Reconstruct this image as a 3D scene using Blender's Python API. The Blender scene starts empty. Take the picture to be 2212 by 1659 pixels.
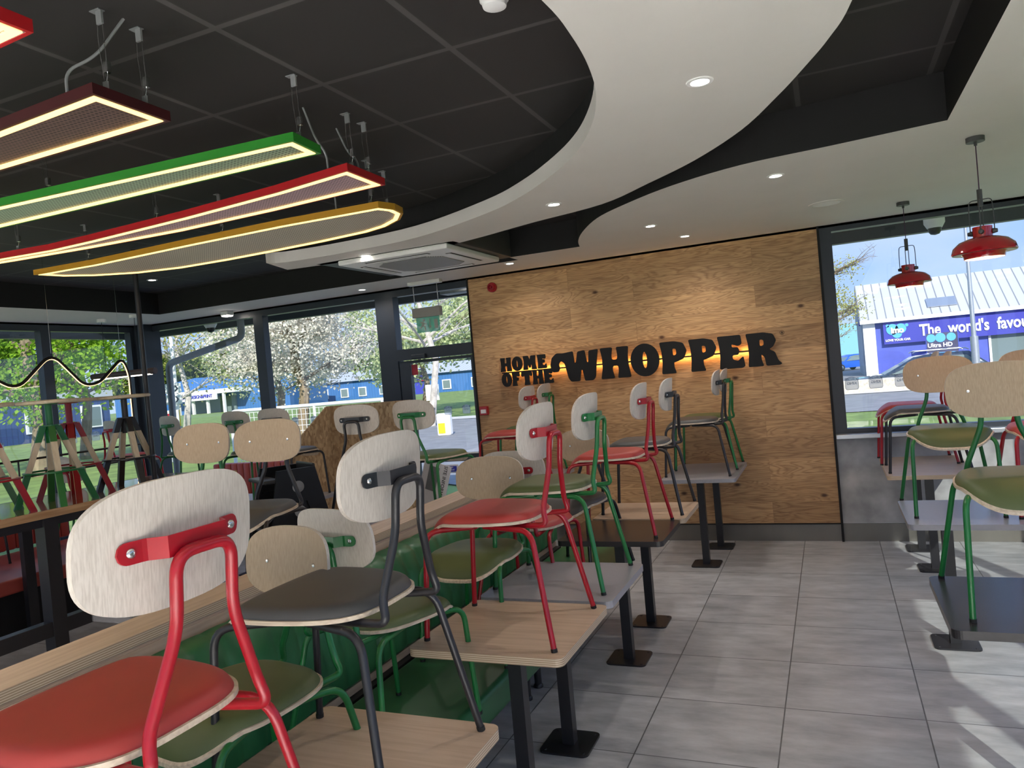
import bpy, bmesh, math, random
from mathutils import Vector, Matrix
from mathutils.geometry import tessellate_polygon
random.seed(7)
S = bpy.context.scene
COL = S.collection
PI = math.pi

# ------------------------------------------------------------------ camera
cam_d = bpy.data.cameras.new('camera'); cam = bpy.data.objects.new('camera', cam_d); COL.objects.link(cam)
cam_d.sensor_width = 36.0; cam_d.lens = 26.42; cam_d.clip_start = 0.05; cam_d.clip_end = 500
cam.matrix_world = Matrix(((0.917563, 0.076588, 0.390143, 0.324), (0.387557, 0.046752, -0.920659, -7.115),
                           (-0.088752, 0.995966, 0.013216, 1.717), (0, 0, 0, 1)))
S.camera = cam
# ------------------------------------------------------------------ colour, world, sun
S.view_settings.view_transform = 'Standard'; S.view_settings.look = 'None'
S.view_settings.exposure = 1.75; S.view_settings.gamma = 1.0
w = bpy.data.worlds.new('sky'); S.world = w; w.use_nodes = True
nt = w.node_tree; nt.nodes.clear()
def N(t, ty, **kw):
    n = t.nodes.new(ty)
    for k, v in kw.items(): setattr(n, k, v)
    return n
tc = N(nt, 'ShaderNodeTexCoord'); sep = N(nt, 'ShaderNodeSeparateXYZ'); nt.links.new(tc.outputs['Generated'], sep.inputs[0])
rp = N(nt, 'ShaderNodeValToRGB'); nt.links.new(sep.outputs[2], rp.inputs[0])
rp.color_ramp.elements[0].position = 0.0; rp.color_ramp.elements[0].color = (0.27, 0.38, 0.60, 1)
rp.color_ramp.elements[1].position = 0.35; rp.color_ramp.elements[1].color = (0.14, 0.27, 0.58, 1)
mp = N(nt, 'ShaderNodeMapping'); mp.inputs['Scale'].default_value = (2.2, 2.2, 7.0); nt.links.new(tc.outputs['Generated'], mp.inputs[0])
no = N(nt, 'ShaderNodeTexNoise'); no.inputs['Scale'].default_value = 1.4; no.inputs['Detail'].default_value = 6; nt.links.new(mp.outputs[0], no.inputs[0])
cr = N(nt, 'ShaderNodeValToRGB'); cr.color_ramp.elements[0].position = 0.42; cr.color_ramp.elements[1].position = 0.72; nt.links.new(no.outputs[0], cr.inputs[0])
mx = N(nt, 'ShaderNodeMixRGB'); nt.links.new(cr.outputs[0], mx.inputs[0]); nt.links.new(rp.outputs[0], mx.inputs[1]); mx.inputs[2].default_value = (0.34, 0.41, 0.53, 1)
bg = N(nt, 'ShaderNodeBackground'); bg.inputs[1].default_value = 0.62; nt.links.new(mx.outputs[0], bg.inputs[0])
wo = N(nt, 'ShaderNodeOutputWorld'); nt.links.new(bg.outputs[0], wo.inputs[0])
sd = bpy.data.lights.new('sun', 'SUN'); sd.energy = 2.0; sd.angle = math.radians(0.6); sd.color = (1.0, 0.95, 0.86)
sun = bpy.data.objects.new('sun', sd); COL.objects.link(sun)
_to = Vector((0.40, -0.92, 0.60)).normalized()
sun.rotation_euler = _to.to_track_quat('Z', 'Y').to_euler()

# ------------------------------------------------------------------ materials
MATS = {}
def base(name):
    m = bpy.data.materials.new(name); m.use_nodes = True; t = m.node_tree
    b = t.nodes['Principled BSDF']; MATS[name] = m
    return m, t, b
def pm(name, col, rough=0.5, metal=0.0, var=0.0, vscale=20.0, bump=0.0, spec=0.5, stretch=(1, 1, 1), coat=0.0):
    m, t, b = base(name)
    b.inputs['Roughness'].default_value = rough; b.inputs['Metallic'].default_value = metal
    b.inputs['Specular IOR Level'].default_value = spec; b.inputs['Coat Weight'].default_value = coat
    b.inputs['Base Color'].default_value = (*col, 1)
    c = N(t, 'ShaderNodeTexCoord'); mp = N(t, 'ShaderNodeMapping'); mp.inputs['Scale'].default_value = stretch
    t.links.new(c.outputs['Object'], mp.inputs[0])
    n = N(t, 'ShaderNodeTexNoise'); n.inputs['Scale'].default_value = vscale; n.inputs['Detail'].default_value = 5
    t.links.new(mp.outputs[0], n.inputs[0])
    r = N(t, 'ShaderNodeValToRGB'); v = max(var, 0.02)
    r.color_ramp.elements[0].position = 0.3; r.color_ramp.elements[1].position = 0.7
    r.color_ramp.elements[0].color = (*[x * (1 - v) for x in col], 1); r.color_ramp.elements[1].color = (*[min(1, x * (1 + v)) for x in col], 1)
    t.links.new(n.outputs[0], r.inputs[0]); t.links.new(r.outputs[0], b.inputs['Base Color'])
    if bump:
        bp = N(t, 'ShaderNodeBump'); bp.inputs['Strength'].default_value = bump; bp.inputs['Distance'].default_value = 0.01
        t.links.new(n.outputs[0], bp.inputs['Height']); t.links.new(bp.outputs[0], b.inputs['Normal'])
    return m
def em(name, col, strength):
    m, t, b = base(name)
    b.inputs['Base Color'].default_value = (*col, 1); b.inputs['Emission Color'].default_value = (*col, 1); b.inputs['Emission Strength'].default_value = strength
    return m
def wood(name, c1, c2, axis='Z', scale=1.0, rough=0.45, ply=False, plyax=2):
    m, t, b = base(name); b.inputs['Roughness'].default_value = rough
    c = N(t, 'ShaderNodeTexCoord'); mp = N(t, 'ShaderNodeMapping')
    s = {'X': (3, 60, 60), 'Y': (60, 3, 60), 'Z': (60, 60, 3)}[axis]
    mp.inputs['Scale'].default_value = [x * scale for x in s]
    t.links.new(c.outputs['Object'], mp.inputs[0])
    n = N(t, 'ShaderNodeTexNoise'); n.inputs['Scale'].default_value = 1.6; n.inputs['Detail'].default_value = 4; n.inputs['Distortion'].default_value = 0.15
    t.links.new(mp.outputs[0], n.inputs[0])
    r = N(t, 'ShaderNodeValToRGB'); r.color_ramp.elements[0].position = 0.36; r.color_ramp.elements[1].position = 0.6
    r.color_ramp.elements[0].color = (*c2, 1); r.color_ramp.elements[1].color = (*c1, 1)
    t.links.new(n.outputs[0], r.inputs[0]); out = r.outputs[0]
    if ply:
        g = N(t, 'ShaderNodeNewGeometry'); s2 = N(t, 'ShaderNodeSeparateXYZ'); t.links.new(g.outputs['Normal'], s2.inputs[0])
        ab = N(t, 'ShaderNodeMath', operation='ABSOLUTE'); t.links.new(s2.outputs[plyax], ab.inputs[0])
        lt = N(t, 'ShaderNodeMath', operation='LESS_THAN'); t.links.new(ab.outputs[0], lt.inputs[0]); lt.inputs[1].default_value = 0.6
        s3 = N(t, 'ShaderNodeSeparateXYZ'); t.links.new(c.outputs['Object'], s3.inputs[0])
        mu = N(t, 'ShaderNodeMath', operation='MULTIPLY'); t.links.new(s3.outputs[2], mu.inputs[0]); mu.inputs[1].default_value = 900
        si = N(t, 'ShaderNodeMath', operation='SINE'); t.links.new(mu.outputs[0], si.inputs[0])
        rr = N(t, 'ShaderNodeValToRGB'); t.links.new(si.outputs[0], rr.inputs[0])
        rr.color_ramp.elements[0].position = 0.2; rr.color_ramp.elements[1].position = 0.6
        rr.color_ramp.elements[0].color = (0.36, 0.26, 0.17, 1); rr.color_ramp.elements[1].color = (0.68, 0.56, 0.42, 1)
        m2 = N(t, 'ShaderNodeMixRGB'); t.links.new(lt.outputs[0], m2.inputs[0]); t.links.new(out, m2.inputs[1]); t.links.new(rr.outputs[0], m2.inputs[2]); out = m2.outputs[0]
    t.links.new(out, b.inputs['Base Color'])
    return m
OAK = (0.66, 0.56, 0.44); OAK2 = (0.50, 0.40, 0.30)
M_back = wood('pale_oak_veneer', (0.61, 0.56, 0.50), (0.50, 0.45, 0.395), 'Z', 3.6)
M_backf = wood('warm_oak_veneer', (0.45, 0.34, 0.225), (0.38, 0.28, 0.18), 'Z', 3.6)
M_ply = wood('plywood_edge', (0.66, 0.56, 0.43), (0.5, 0.4, 0.3), 'X', 1.0)
M_top = wood('oak_tabletop', (0.56, 0.42, 0.31), (0.47, 0.34, 0.24), 'X', 0.6, 0.35, ply=True)
M_topY = wood('oak_tabletop_dark', (0.50, 0.32, 0.18), (0.36, 0.21, 0.11), 'Y', 0.5, 0.14)
M_topY.node_tree.nodes['Principled BSDF'].inputs['Coat Weight'].default_value = 1.0; M_topY.node_tree.nodes['Principled BSDF'].inputs['Coat Roughness'].default_value = 0.08
M_ledge = wood('ledge_oak', (0.60, 0.46, 0.34), (0.50, 0.36, 0.26), 'Y', 0.6, 0.4)
M_stoolwood = wood('stool_timber', (0.68, 0.60, 0.46), (0.60, 0.51, 0.37), 'Z', 0.4, 0.5)
M_red = pm('red_powder_coat', (0.34, 0.006, 0.016), 0.28, var=0.05)
M_green = pm('green_powder_coat', (0.012, 0.15, 0.037), 0.28, var=0.05)
M_black = pm('black_powder_coat', (0.018, 0.018, 0.022), 0.35, var=0.05)
M_redv = pm('red_vinyl', (0.40, 0.042, 0.036), 0.48, var=0.06, vscale=6, bump=0.05)
M_olive = pm('olive_vinyl', (0.085, 0.112, 0.038), 0.48, var=0.06, vscale=6, bump=0.05)
M_grey = pm('grey_vinyl', (0.062, 0.062, 0.062), 0.48, var=0.06, vscale=6, bump=0.05)
M_greenv = pm('green_vinyl', (0.022, 0.135, 0.05), 0.36, var=0.08, vscale=4, bump=0.04)
M_boothred = pm('booth_red_vinyl', (0.42, 0.07, 0.05), 0.42, var=0.06, vscale=5, bump=0.04)
M_rubber = pm('black_rubber', (0.01, 0.01, 0.01), 0.6)
M_steel = pm('bright_steel', (0.6, 0.6, 0.6), 0.25, 1.0)
M_topgrey = pm('grey_laminate', (0.30, 0.30, 0.33), 0.3, var=0.04, vscale=60)
M_topblack = pm('dark_laminate', (0.035, 0.032, 0.034), 0.25, var=0.05, vscale=60)
M_white = pm('white_plaster', (0.66, 0.64, 0.615), 0.75, var=0.02, vscale=3)
M_blackp = pm('black_paint', (0.004, 0.004, 0.005), 0.75, var=0.1, vscale=3)
M_dgrey = pm('dark_grey_panel', (0.06, 0.06, 0.062), 0.5, var=0.05, vscale=3)
M_frame = pm('anthracite_frame', (0.022, 0.028, 0.04), 0.4, var=0.05, vscale=10)
M_plastic = pm('white_plastic', (0.75, 0.76, 0.76), 0.4)
M_bplastic = pm('black_plastic', (0.02, 0.021, 0.023), 0.35, var=0.08)
M_gplastic = pm('grey_plastic', (0.20, 0.21, 0.22), 0.4, var=0.08)
M_alu = pm('aluminium', (0.55, 0.57, 0.6), 0.35, 0.8, var=0.05)
M_lampred = pm('red_enamel', (0.42, 0.004, 0.012), 0.12, var=0.04, coat=0.6)
M_warm = em('warm_led', (1.0, 0.60, 0.17), 0.95)
M_cool = em('lamp_white', (1.0, 0.93, 0.82), 8.0)
M_tube = em('tube_light', (1.0, 0.9, 0.78), 1.6)
M_glow = em('sign_led', (1.0, 0.50, 0.14), 14.0)
M_lampin = em('pendant_inner', (1.0, 0.42, 0.14), 0.22)

def glass_mat():
    m = bpy.data.materials.new('window_glass'); m.use_nodes = True; t = m.node_tree; t.nodes.clear()
    o = N(t, 'ShaderNodeOutputMaterial'); a = N(t, 'ShaderNodeBsdfTransparent'); a.inputs[0].default_value = (0.95, 0.97, 0.97, 1)
    g = N(t, 'ShaderNodeBsdfGlossy'); g.inputs['Roughness'].default_value = 0.0; f = N(t, 'ShaderNodeLayerWeight'); f.inputs[0].default_value = 0.5
    pw = N(t, 'ShaderNodeMath', operation='POWER'); pw.inputs[1].default_value = 5.0; t.links.new(f.outputs['Facing'], pw.inputs[0])
    mu = N(t, 'ShaderNodeMath', operation='MULTIPLY_ADD'); mu.inputs[1].default_value = 0.85; mu.inputs[2].default_value = 0.06; t.links.new(pw.outputs[0], mu.inputs[0])
    x = N(t, 'ShaderNodeMixShader'); t.links.new(mu.outputs[0], x.inputs[0]); t.links.new(a.outputs[0], x.inputs[1]); t.links.new(g.outputs[0], x.inputs[2])
    t.links.new(x.outputs[0], o.inputs[0]); return m
M_glass = glass_mat()
def film_mat(name, col, op):
    m = bpy.data.materials.new(name); m.use_nodes = True; t = m.node_tree; t.nodes.clear()
    o = N(t, 'ShaderNodeOutputMaterial'); a = N(t, 'ShaderNodeBsdfTransparent'); g = N(t, 'ShaderNodeBsdfTranslucent'); g.inputs[0].default_value = (*col, 1)
    d = N(t, 'ShaderNodeBsdfDiffuse'); d.inputs[0].default_value = (*col, 1); x0 = N(t, 'ShaderNodeMixShader'); x0.inputs[0].default_value = 0.5
    t.links.new(g.outputs[0], x0.inputs[1]); t.links.new(d.outputs[0], x0.inputs[2])
    x = N(t, 'ShaderNodeMixShader'); x.inputs[0].default_value = op; t.links.new(a.outputs[0], x.inputs[1]); t.links.new(x0.outputs[0], x.inputs[2]); t.links.new(x.outputs[0], o.inputs[0]); return m
M_film = film_mat('frosted_film', (0.8, 0.86, 0.9), 0.45)
M_filmd = film_mat('frosted_print', (0.35, 0.42, 0.5), 0.6)
M_exit = film_mat('green_acrylic', (0.10, 0.62, 0.50), 0.62)

def brick_mat(name, axes, bw, rh, off, org, c1, c2, mort, mcol, rough, grain=None, bump=0.0):
    m, t, b = base(name); b.inputs['Roughness'].default_value = rough
    c = N(t, 'ShaderNodeTexCoord'); s = N(t, 'ShaderNodeSeparateXYZ'); t.links.new(c.outputs['Object'], s.inputs[0])
    k = N(t, 'ShaderNodeCombineXYZ')
    for i, a in enumerate(axes):
        ad = N(t, 'ShaderNodeMath', operation='SUBTRACT'); t.links.new(s.outputs[a], ad.inputs[0]); ad.inputs[1].default_value = org[i]; t.links.new(ad.outputs[0], k.inputs[i])
    br = N(t, 'ShaderNodeTexBrick'); t.links.new(k.outputs[0], br.inputs['Vector'])
    br.offset = off; br.offset_frequency = 2; br.squash = 1
    br.inputs['Color1'].default_value = (*c1, 1); br.inputs['Color2'].default_value = (*c2, 1); br.inputs['Mortar'].default_value = (*mcol, 1)
    br.inputs['Scale'].default_value = 1; br.inputs['Mortar Size'].default_value = mort; br.inputs['Mortar Smooth'].default_value = 0
    br.inputs['Brick Width'].default_value = bw; br.inputs['Row Height'].default_value = rh
    return m, t, b, k, br

def floor_mat():
    m, t, b, k, br = brick_mat('floor_tiles', (0, 1), 0.6, 0.5773, 0.0, (0.0, -1.6188 - 0.5773 * 40), (0.9, 0.9, 0.9), (1.0, 1.0, 1.0), 0.003, (0.25, 0.25, 0.25), 0.42)
    mp = N(t, 'ShaderNodeMapping'); mp.inputs['Scale'].default_value = (1.0, 2.8, 1); t.links.new(k.outputs[0], mp.inputs[0])
    n = N(t, 'ShaderNodeTexNoise'); n.inputs['Scale'].default_value = 3.6; n.inputs['Detail'].default_value = 12; n.inputs['Roughness'].default_value = 0.62
    ad = N(t, 'ShaderNodeVectorMath', operation='ADD'); t.links.new(mp.outputs[0], ad.inputs[0])
    sc = N(t, 'ShaderNodeVectorMath', operation='SCALE'); t.links.new(br.outputs['Color'], sc.inputs[0]); sc.inputs['Scale'].default_value = 60; t.links.new(sc.outputs[0], ad.inputs[1])
    t.links.new(ad.outputs[0], n.inputs[0])
    r = N(t, 'ShaderNodeValToRGB'); r.color_ramp.elements[0].position = 0.3; r.color_ramp.elements[1].position = 0.72
    r.color_ramp.elements[0].color = (0.30, 0.31, 0.325, 1); r.color_ramp.elements[1].color = (0.54, 0.555, 0.575, 1)
    t.links.new(n.outputs[0], r.inputs[0])
    x = N(t, 'ShaderNodeMixRGB', blend_type='MULTIPLY'); x.inputs[0].default_value = 1; t.links.new(r.outputs[0], x.inputs[1]); t.links.new(br.outputs['Color'], x.inputs[2])
    t.links.new(x.outputs[0], b.inputs['Base Color'])
    return m
M_floor = floor_mat()
def ceil_mat():
    m, t, b, k, br = brick_mat('dark_ceiling_tiles', (0, 1), 0.605, 0.605, 0.0, (-1.54 - 0.605 * 30, -4.455 - 0.605 * 30), (0.020, 0.019, 0.019), (0.023, 0.021, 0.021), 0.013, (0.060, 0.058, 0.057), 0.7)
    t.links.new(br.outputs['Color'], b.inputs['Base Color'])
    return m
M_ceil = ceil_mat()
def plank_mat():
    m, t, b, k, br = brick_mat('oak_planks', (0, 2), 1.75, 0.196, 0.37, (-3.1 - 1.75 * 3, 0.16), (0.0, 0.0, 0.0), (1.0, 1.0, 1.0), 0.0014, (0.0, 0.0, 0.0), 0.5)
    sc = N(t, 'ShaderNodeVectorMath', operation='SCALE'); t.links.new(br.outputs['Color'], sc.inputs[0]); sc.inputs['Scale'].default_value = 37
    mp = N(t, 'ShaderNodeMapping'); mp.inputs['Scale'].default_value = (0.9, 7.0, 1); t.links.new(k.outputs[0], mp.inputs[0])
    ad = N(t, 'ShaderNodeVectorMath', operation='ADD'); t.links.new(mp.outputs[0], ad.inputs[0]); t.links.new(sc.outputs[0], ad.inputs[1])
    n = N(t, 'ShaderNodeTexNoise'); n.inputs['Scale'].default_value = 1.3; n.inputs['Detail'].default_value = 3; n.inputs['Distortion'].default_value = 0.9; t.links.new(ad.outputs[0], n.inputs[0])
    mu = N(t, 'ShaderNodeMath', operation='MULTIPLY'); mu.inputs[1].default_value = 13; t.links.new(n.outputs[0], mu.inputs[0])
    fr = N(t, 'ShaderNodeMath', operation='PINGPONG'); fr.inputs[1].default_value = 0.5; t.links.new(mu.outputs[0], fr.inputs[0])
    mp2 = N(t, 'ShaderNodeMapping'); mp2.inputs['Scale'].default_value = (3, 110, 1); t.links.new(ad.outputs[0], mp2.inputs[0]); mp2.inputs['Scale'].default_value = (4, 18, 1)
    n2 = N(t, 'ShaderNodeTexNoise'); n2.inputs['Scale'].default_value = 2.0; n2.inputs['Detail'].default_value = 4; t.links.new(mp2.outputs[0], n2.inputs[0])
    r = N(t, 'ShaderNodeValToRGB'); r.color_ramp.elements[0].position = 0.0; r.color_ramp.elements[1].position = 0.35
    r.color_ramp.elements[0].color = (0.40, 0.222, 0.100, 1); r.color_ramp.elements[1].color = (0.60, 0.375, 0.185, 1); t.links.new(fr.outputs[0], r.inputs[0])
    x = N(t, 'ShaderNodeMixRGB', blend_type='MULTIPLY'); x.inputs[0].default_value = 1; t.links.new(r.outputs[0], x.inputs[1])
    r2 = N(t, 'ShaderNodeValToRGB'); r2.color_ramp.elements[0].position = 0.3; r2.color_ramp.elements[1].position = 0.7
    r2.color_ramp.elements[0].color = (0.74, 0.72, 0.70, 1); r2.color_ramp.elements[1].color = (1.15, 1.15, 1.15, 1); t.links.new(n2.outputs[0], r2.inputs[0]); t.links.new(r2.outputs[0], x.inputs[2])
    # board-to-board tone
    r3 = N(t, 'ShaderNodeValToRGB'); r3.color_ramp.elements[0].color = (0.64, 0.60, 0.57, 1); r3.color_ramp.elements[1].color = (1.16, 1.16, 1.14, 1); t.links.new(br.outputs['Color'], r3.inputs[0])
    x2 = N(t, 'ShaderNodeMixRGB', blend_type='MULTIPLY'); x2.inputs[0].default_value = 1; t.links.new(x.outputs[0], x2.inputs[1]); t.links.new(r3.outputs[0], x2.inputs[2])
    # knots
    mk = N(t, 'ShaderNodeMapping'); mk.inputs['Scale'].default_value = (1.5, 2.6, 1); t.links.new(k.outputs[0], mk.inputs[0])
    vo = N(t, 'ShaderNodeTexVoronoi', voronoi_dimensions='2D'); vo.inputs['Scale'].default_value = 1.0; t.links.new(mk.outputs[0], vo.inputs[0])
    rk = N(t, 'ShaderNodeValToRGB'); rk.color_ramp.elements[0].position = 0.02; rk.color_ramp.elements[1].position = 0.06
    rk.color_ramp.elements[0].color = (0.16, 0.10, 0.07, 1); rk.color_ramp.elements[1].color = (1, 1, 1, 1); t.links.new(vo.outputs['Distance'], rk.inputs[0])
    sg = N(t, 'ShaderNodeSeparateXYZ'); t.links.new(vo.outputs['Color'], sg.inputs[0]); gt = N(t, 'ShaderNodeMath', operation='GREATER_THAN'); gt.inputs[1].default_value = 0.58; t.links.new(sg.outputs[0], gt.inputs[0])
    x3 = N(t, 'ShaderNodeMixRGB', blend_type='MULTIPLY'); t.links.new(gt.outputs[0], x3.inputs[0]); t.links.new(x2.outputs[0], x3.inputs[1]); t.links.new(rk.outputs[0], x3.inputs[2])
    t.links.new(x3.outputs[0], b.inputs['Base Color'])
    return m
M_plank = plank_mat()
M_conc = pm('polished_concrete', (0.36, 0.36, 0.37), 0.5, var=0.35, vscale=5)
M_skirt = pm('brushed_skirting', (0.22, 0.21, 0.19), 0.25, 0.5, var=0.08, vscale=4, stretch=(1, 1, 0.1))
def osb_mat():
    m, t, b = base('osb_board'); b.inputs['Roughness'].default_value = 0.7
    c = N(t, 'ShaderNodeTexCoord'); v = N(t, 'ShaderNodeTexVoronoi'); v.inputs['Scale'].default_value = 42
    mp = N(t, 'ShaderNodeMapping'); mp.inputs['Scale'].default_value = (1, 1, 0.55); t.links.new(c.outputs['Object'], mp.inputs[0])
    n = N(t, 'ShaderNodeTexNoise'); n.inputs['Scale'].default_value = 9; n.inputs['Detail'].default_value = 6; t.links.new(mp.outputs[0], n.inputs[0])
    x = N(t, 'ShaderNodeVectorMath', operation='MULTIPLY_ADD'); t.links.new(n.outputs['Color'], x.inputs[0]); x.inputs[1].default_value = (.03, .03, .03); t.links.new(mp.outputs[0], x.inputs[2]); t.links.new(x.outputs[0], v.inputs[0])
    r = N(t, 'ShaderNodeValToRGB'); e = r.color_ramp.elements; e[0].color = (0.26, 0.15, 0.07, 1); e[1].color = (0.62, 0.45, 0.26, 1)
    t.links.new(v.outputs['Color'], r.inputs[0]); t.links.new(r.outputs[0], b.inputs['Base Color']); return m
M_osb = osb_mat()
M_grass = pm('grass', (0.17, 0.245, 0.055), 0.9, var=0.35, vscale=1.5)
M_asph = pm('asphalt', (0.24, 0.24, 0.25), 0.9, var=0.15, vscale=2)
M_pave = pm('pavement', (0.60, 0.57, 0.53), 0.9, var=0.12, vscale=2)
M_harl = pm('roughcast', (0.55, 0.50, 0.42), 0.95, var=0.25, vscale=12)
def ribbed(name, col, axis, per, depth=0.75):
    m, t, b = base(name); b.inputs['Roughness'].default_value = 0.5
    c = N(t, 'ShaderNodeTexCoord'); s = N(t, 'ShaderNodeSeparateXYZ'); t.links.new(c.outputs['Object'], s.inputs[0])
    mu = N(t, 'ShaderNodeMath', operation='DIVIDE'); mu.inputs[1].default_value = per; t.links.new(s.outputs[axis], mu.inputs[0])
    fr = N(t, 'ShaderNodeMath', operation='FRACT'); t.links.new(mu.outputs[0], fr.inputs[0])
    r = N(t, 'ShaderNodeValToRGB'); r.color_ramp.interpolation = 'CONSTANT'; r.color_ramp.elements[0].color = (*[x * depth for x in col], 1); r.color_ramp.elements[1].position = 0.14; r.color_ramp.elements[1].color = (*col, 1)
    t.links.new(fr.outputs[0], r.inputs[0]); t.links.new(r.outputs[0], b.inputs['Base Color']); return m
M_roof = ribbed('white_ribbed_roof', (0.47, 0.49, 0.53), 0, 0.62, 0.45)
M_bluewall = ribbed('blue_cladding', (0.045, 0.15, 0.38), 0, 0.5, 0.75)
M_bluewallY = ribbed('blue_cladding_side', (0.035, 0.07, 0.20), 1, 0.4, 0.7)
M_navy = pm('royal_blue_panel', (0.035, 0.04, 0.36), 0.45)
M_blue = pm('blue_panel', (0.07, 0.10, 0.46), 0.5, var=0.1, vscale=1)
M_whitep = pm('white_paint', (0.82, 0.82, 0.82), 0.5)
M_signw = pm('sign_white', (0.8, 0.8, 0.8), 0.5)
M_shop = pm('shop_glass', (0.16, 0.21, 0.21), 0.15)
M_bark = pm('bark', (0.22, 0.17, 0.11), 0.9, var=0.4, vscale=6, stretch=(1, 1, 0.3))
M_birch = pm('birch_bark', (0.50, 0.46, 0.42), 0.9, var=0.3, vscale=6)
def leafm(name, c, tr=0.5):
    m = bpy.data.materials.new(name); m.use_nodes = True; t = m.node_tree; t.nodes.clear()
    o = N(t, 'ShaderNodeOutputMaterial'); d = N(t, 'ShaderNodeBsdfDiffuse'); g = N(t, 'ShaderNodeBsdfTranslucent'); x = N(t, 'ShaderNodeMixShader'); x.inputs[0].default_value = tr
    cc = N(t, 'ShaderNodeTexCoord'); n = N(t, 'ShaderNodeTexNoise'); n.inputs['Scale'].default_value = 2.5; t.links.new(cc.outputs['Object'], n.inputs[0])
    r = N(t, 'ShaderNodeValToRGB'); r.color_ramp.elements[0].position = 0.35; r.color_ramp.elements[1].position = 0.65
    r.color_ramp.elements[0].color = (*[q * 0.6 for q in c], 1); r.color_ramp.elements[1].color = (*[min(1, q * 1.25) for q in c], 1)
    t.links.new(n.outputs[0], r.inputs[0]); t.links.new(r.outputs[0], d.inputs[0]); t.links.new(r.outputs[0], g.inputs[0])
    t.links.new(d.outputs[0], x.inputs[1]); t.links.new(g.outputs[0], x.inputs[2]); t.links.new(x.outputs[0], o.inputs[0]); return m
M_leaf = leafm('fresh_leaves', (0.26, 0.44, 0.04)); M_bloss = leafm('blossom', (0.84, 0.77, 0.68)); M_leafy = leafm('yellow_green_buds', (0.42, 0.42, 0.12)); M_ever = leafm('evergreen', (0.12, 0.17, 0.03))
M_bloss2 = leafm('blossom_and_leaf', (0.56, 0.62, 0.34))
M_carb = pm('dark_car_paint', (0.03, 0.045, 0.075), 0.2, 0.3, coat=0.8); M_carblue = pm('blue_car_paint', (0.01, 0.10, 0.55), 0.25, 0.2, coat=0.8)
M_yel = pm('yellow_paint', (0.8, 0.55, 0.02), 0.5); M_orange = pm('amber_paint', (0.42, 0.21, 0.01), 0.5)
M_panelred = pm('light_panel_red', (0.36, 0.008, 0.012), 0.4); M_paneldark = pm('light_panel_maroon', (0.045, 0.006, 0.008), 0.4); M_panelgreen = pm('light_panel_green', (0.02, 0.20, 0.02), 0.4)
def perf(name, col):
    m, t, b = base(name); b.inputs['Roughness'].default_value = 0.45
    c = N(t, 'ShaderNodeTexCoord'); mp = N(t, 'ShaderNodeMapping'); mp.inputs['Scale'].default_value = (55, 55, 0); t.links.new(c.outputs['Object'], mp.inputs[0])
    v = N(t, 'ShaderNodeTexVoronoi', voronoi_dimensions='2D'); v.inputs['Randomness'].default_value = 0.0; v.inputs['Scale'].default_value = 1; t.links.new(mp.outputs[0], v.inputs[0])
    r = N(t, 'ShaderNodeValToRGB'); r.color_ramp.interpolation = 'CONSTANT'; r.color_ramp.elements[0].color = (0.01, 0.01, 0.01, 1); r.color_ramp.elements[1].position = 0.27; r.color_ramp.elements[1].color = (*col, 1)
    t.links.new(v.outputs['Distance'], r.inputs[0]); t.links.new(r.outputs[0], b.inputs['Base Color']); return m
M_perfr = perf('perforated_mauve', (0.42, 0.28, 0.33)); M_perfd = perf('perforated_brown', (0.10, 0.06, 0.055)); M_perfg = perf('perforated_green', (0.24, 0.34, 0.24)); M_perfy = perf('perforated_beige', (0.50, 0.44, 0.36))

# ------------------------------------------------------------------ mesh helpers
def obj(name, bm, m, parent=None, smooth=False, loc=None):
    bmesh.ops.recalc_face_normals(bm, faces=bm.faces[:])
    me = bpy.data.meshes.new(name); bm.to_mesh(me); bm.free()
    ms = m if isinstance(m, (list, tuple)) else [m]
    for q in ms: me.materials.append(q)
    if smooth:
        for p in me.polygons: p.use_smooth = True
        try: me.set_sharp_from_angle(angle=math.radians(40))
        except Exception: pass
    o = bpy.data.objects.new(name, me); COL.objects.link(o)
    if parent: o.parent = parent
    if loc is not None: o.location = loc
    return o
def tag(o, label, cat, group=None, kind=None):
    o['label'] = label; o['category'] = cat
    if group: o['group'] = group
    if kind: o['kind'] = kind
    return o
def thing(name, label, cat, loc=(0, 0, 0), rz=0, group=None):
    o = bpy.data.objects.new(name, None); COL.objects.link(o); o.empty_display_size = 0.1
    o.location = loc; o.rotation_euler = (0, 0, rz)
    return tag(o, label, cat, group)
def struct(name, bm, m, parent=None, smooth=False, label=None):
    o = obj(name, bm, m, parent, smooth)
    if not parent: o['kind'] = 'structure'
    if label: o['label'] = label; o['category'] = name.split('_')[0]
    return o
def nb(): return bmesh.new()
def box(bm, x0, x1, y0, y1, z0, z1, mi=0):
    vs = [bm.verts.new(p) for p in ((x0, y0, z0), (x1, y0, z0), (x1, y1, z0), (x0, y1, z0), (x0, y0, z1), (x1, y0, z1), (x1, y1, z1), (x0, y1, z1))]
    for f in ((0, 3, 2, 1), (4, 5, 6, 7), (0, 1, 5, 4), (1, 2, 6, 5), (2, 3, 7, 6), (3, 0, 4, 7)):
        bm.faces.new([vs[i] for i in f]).material_index = mi
    return bm
def bbox(x0, x1, y0, y1, z0, z1, bev=0.0, seg=2):
    bm = box(nb(), x0, x1, y0, y1, z0, z1)
    if bev: bmesh.ops.bevel(bm, geom=bm.edges[:], offset=bev, segments=seg, affect='EDGES', profile=0.5)
    return bm
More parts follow.
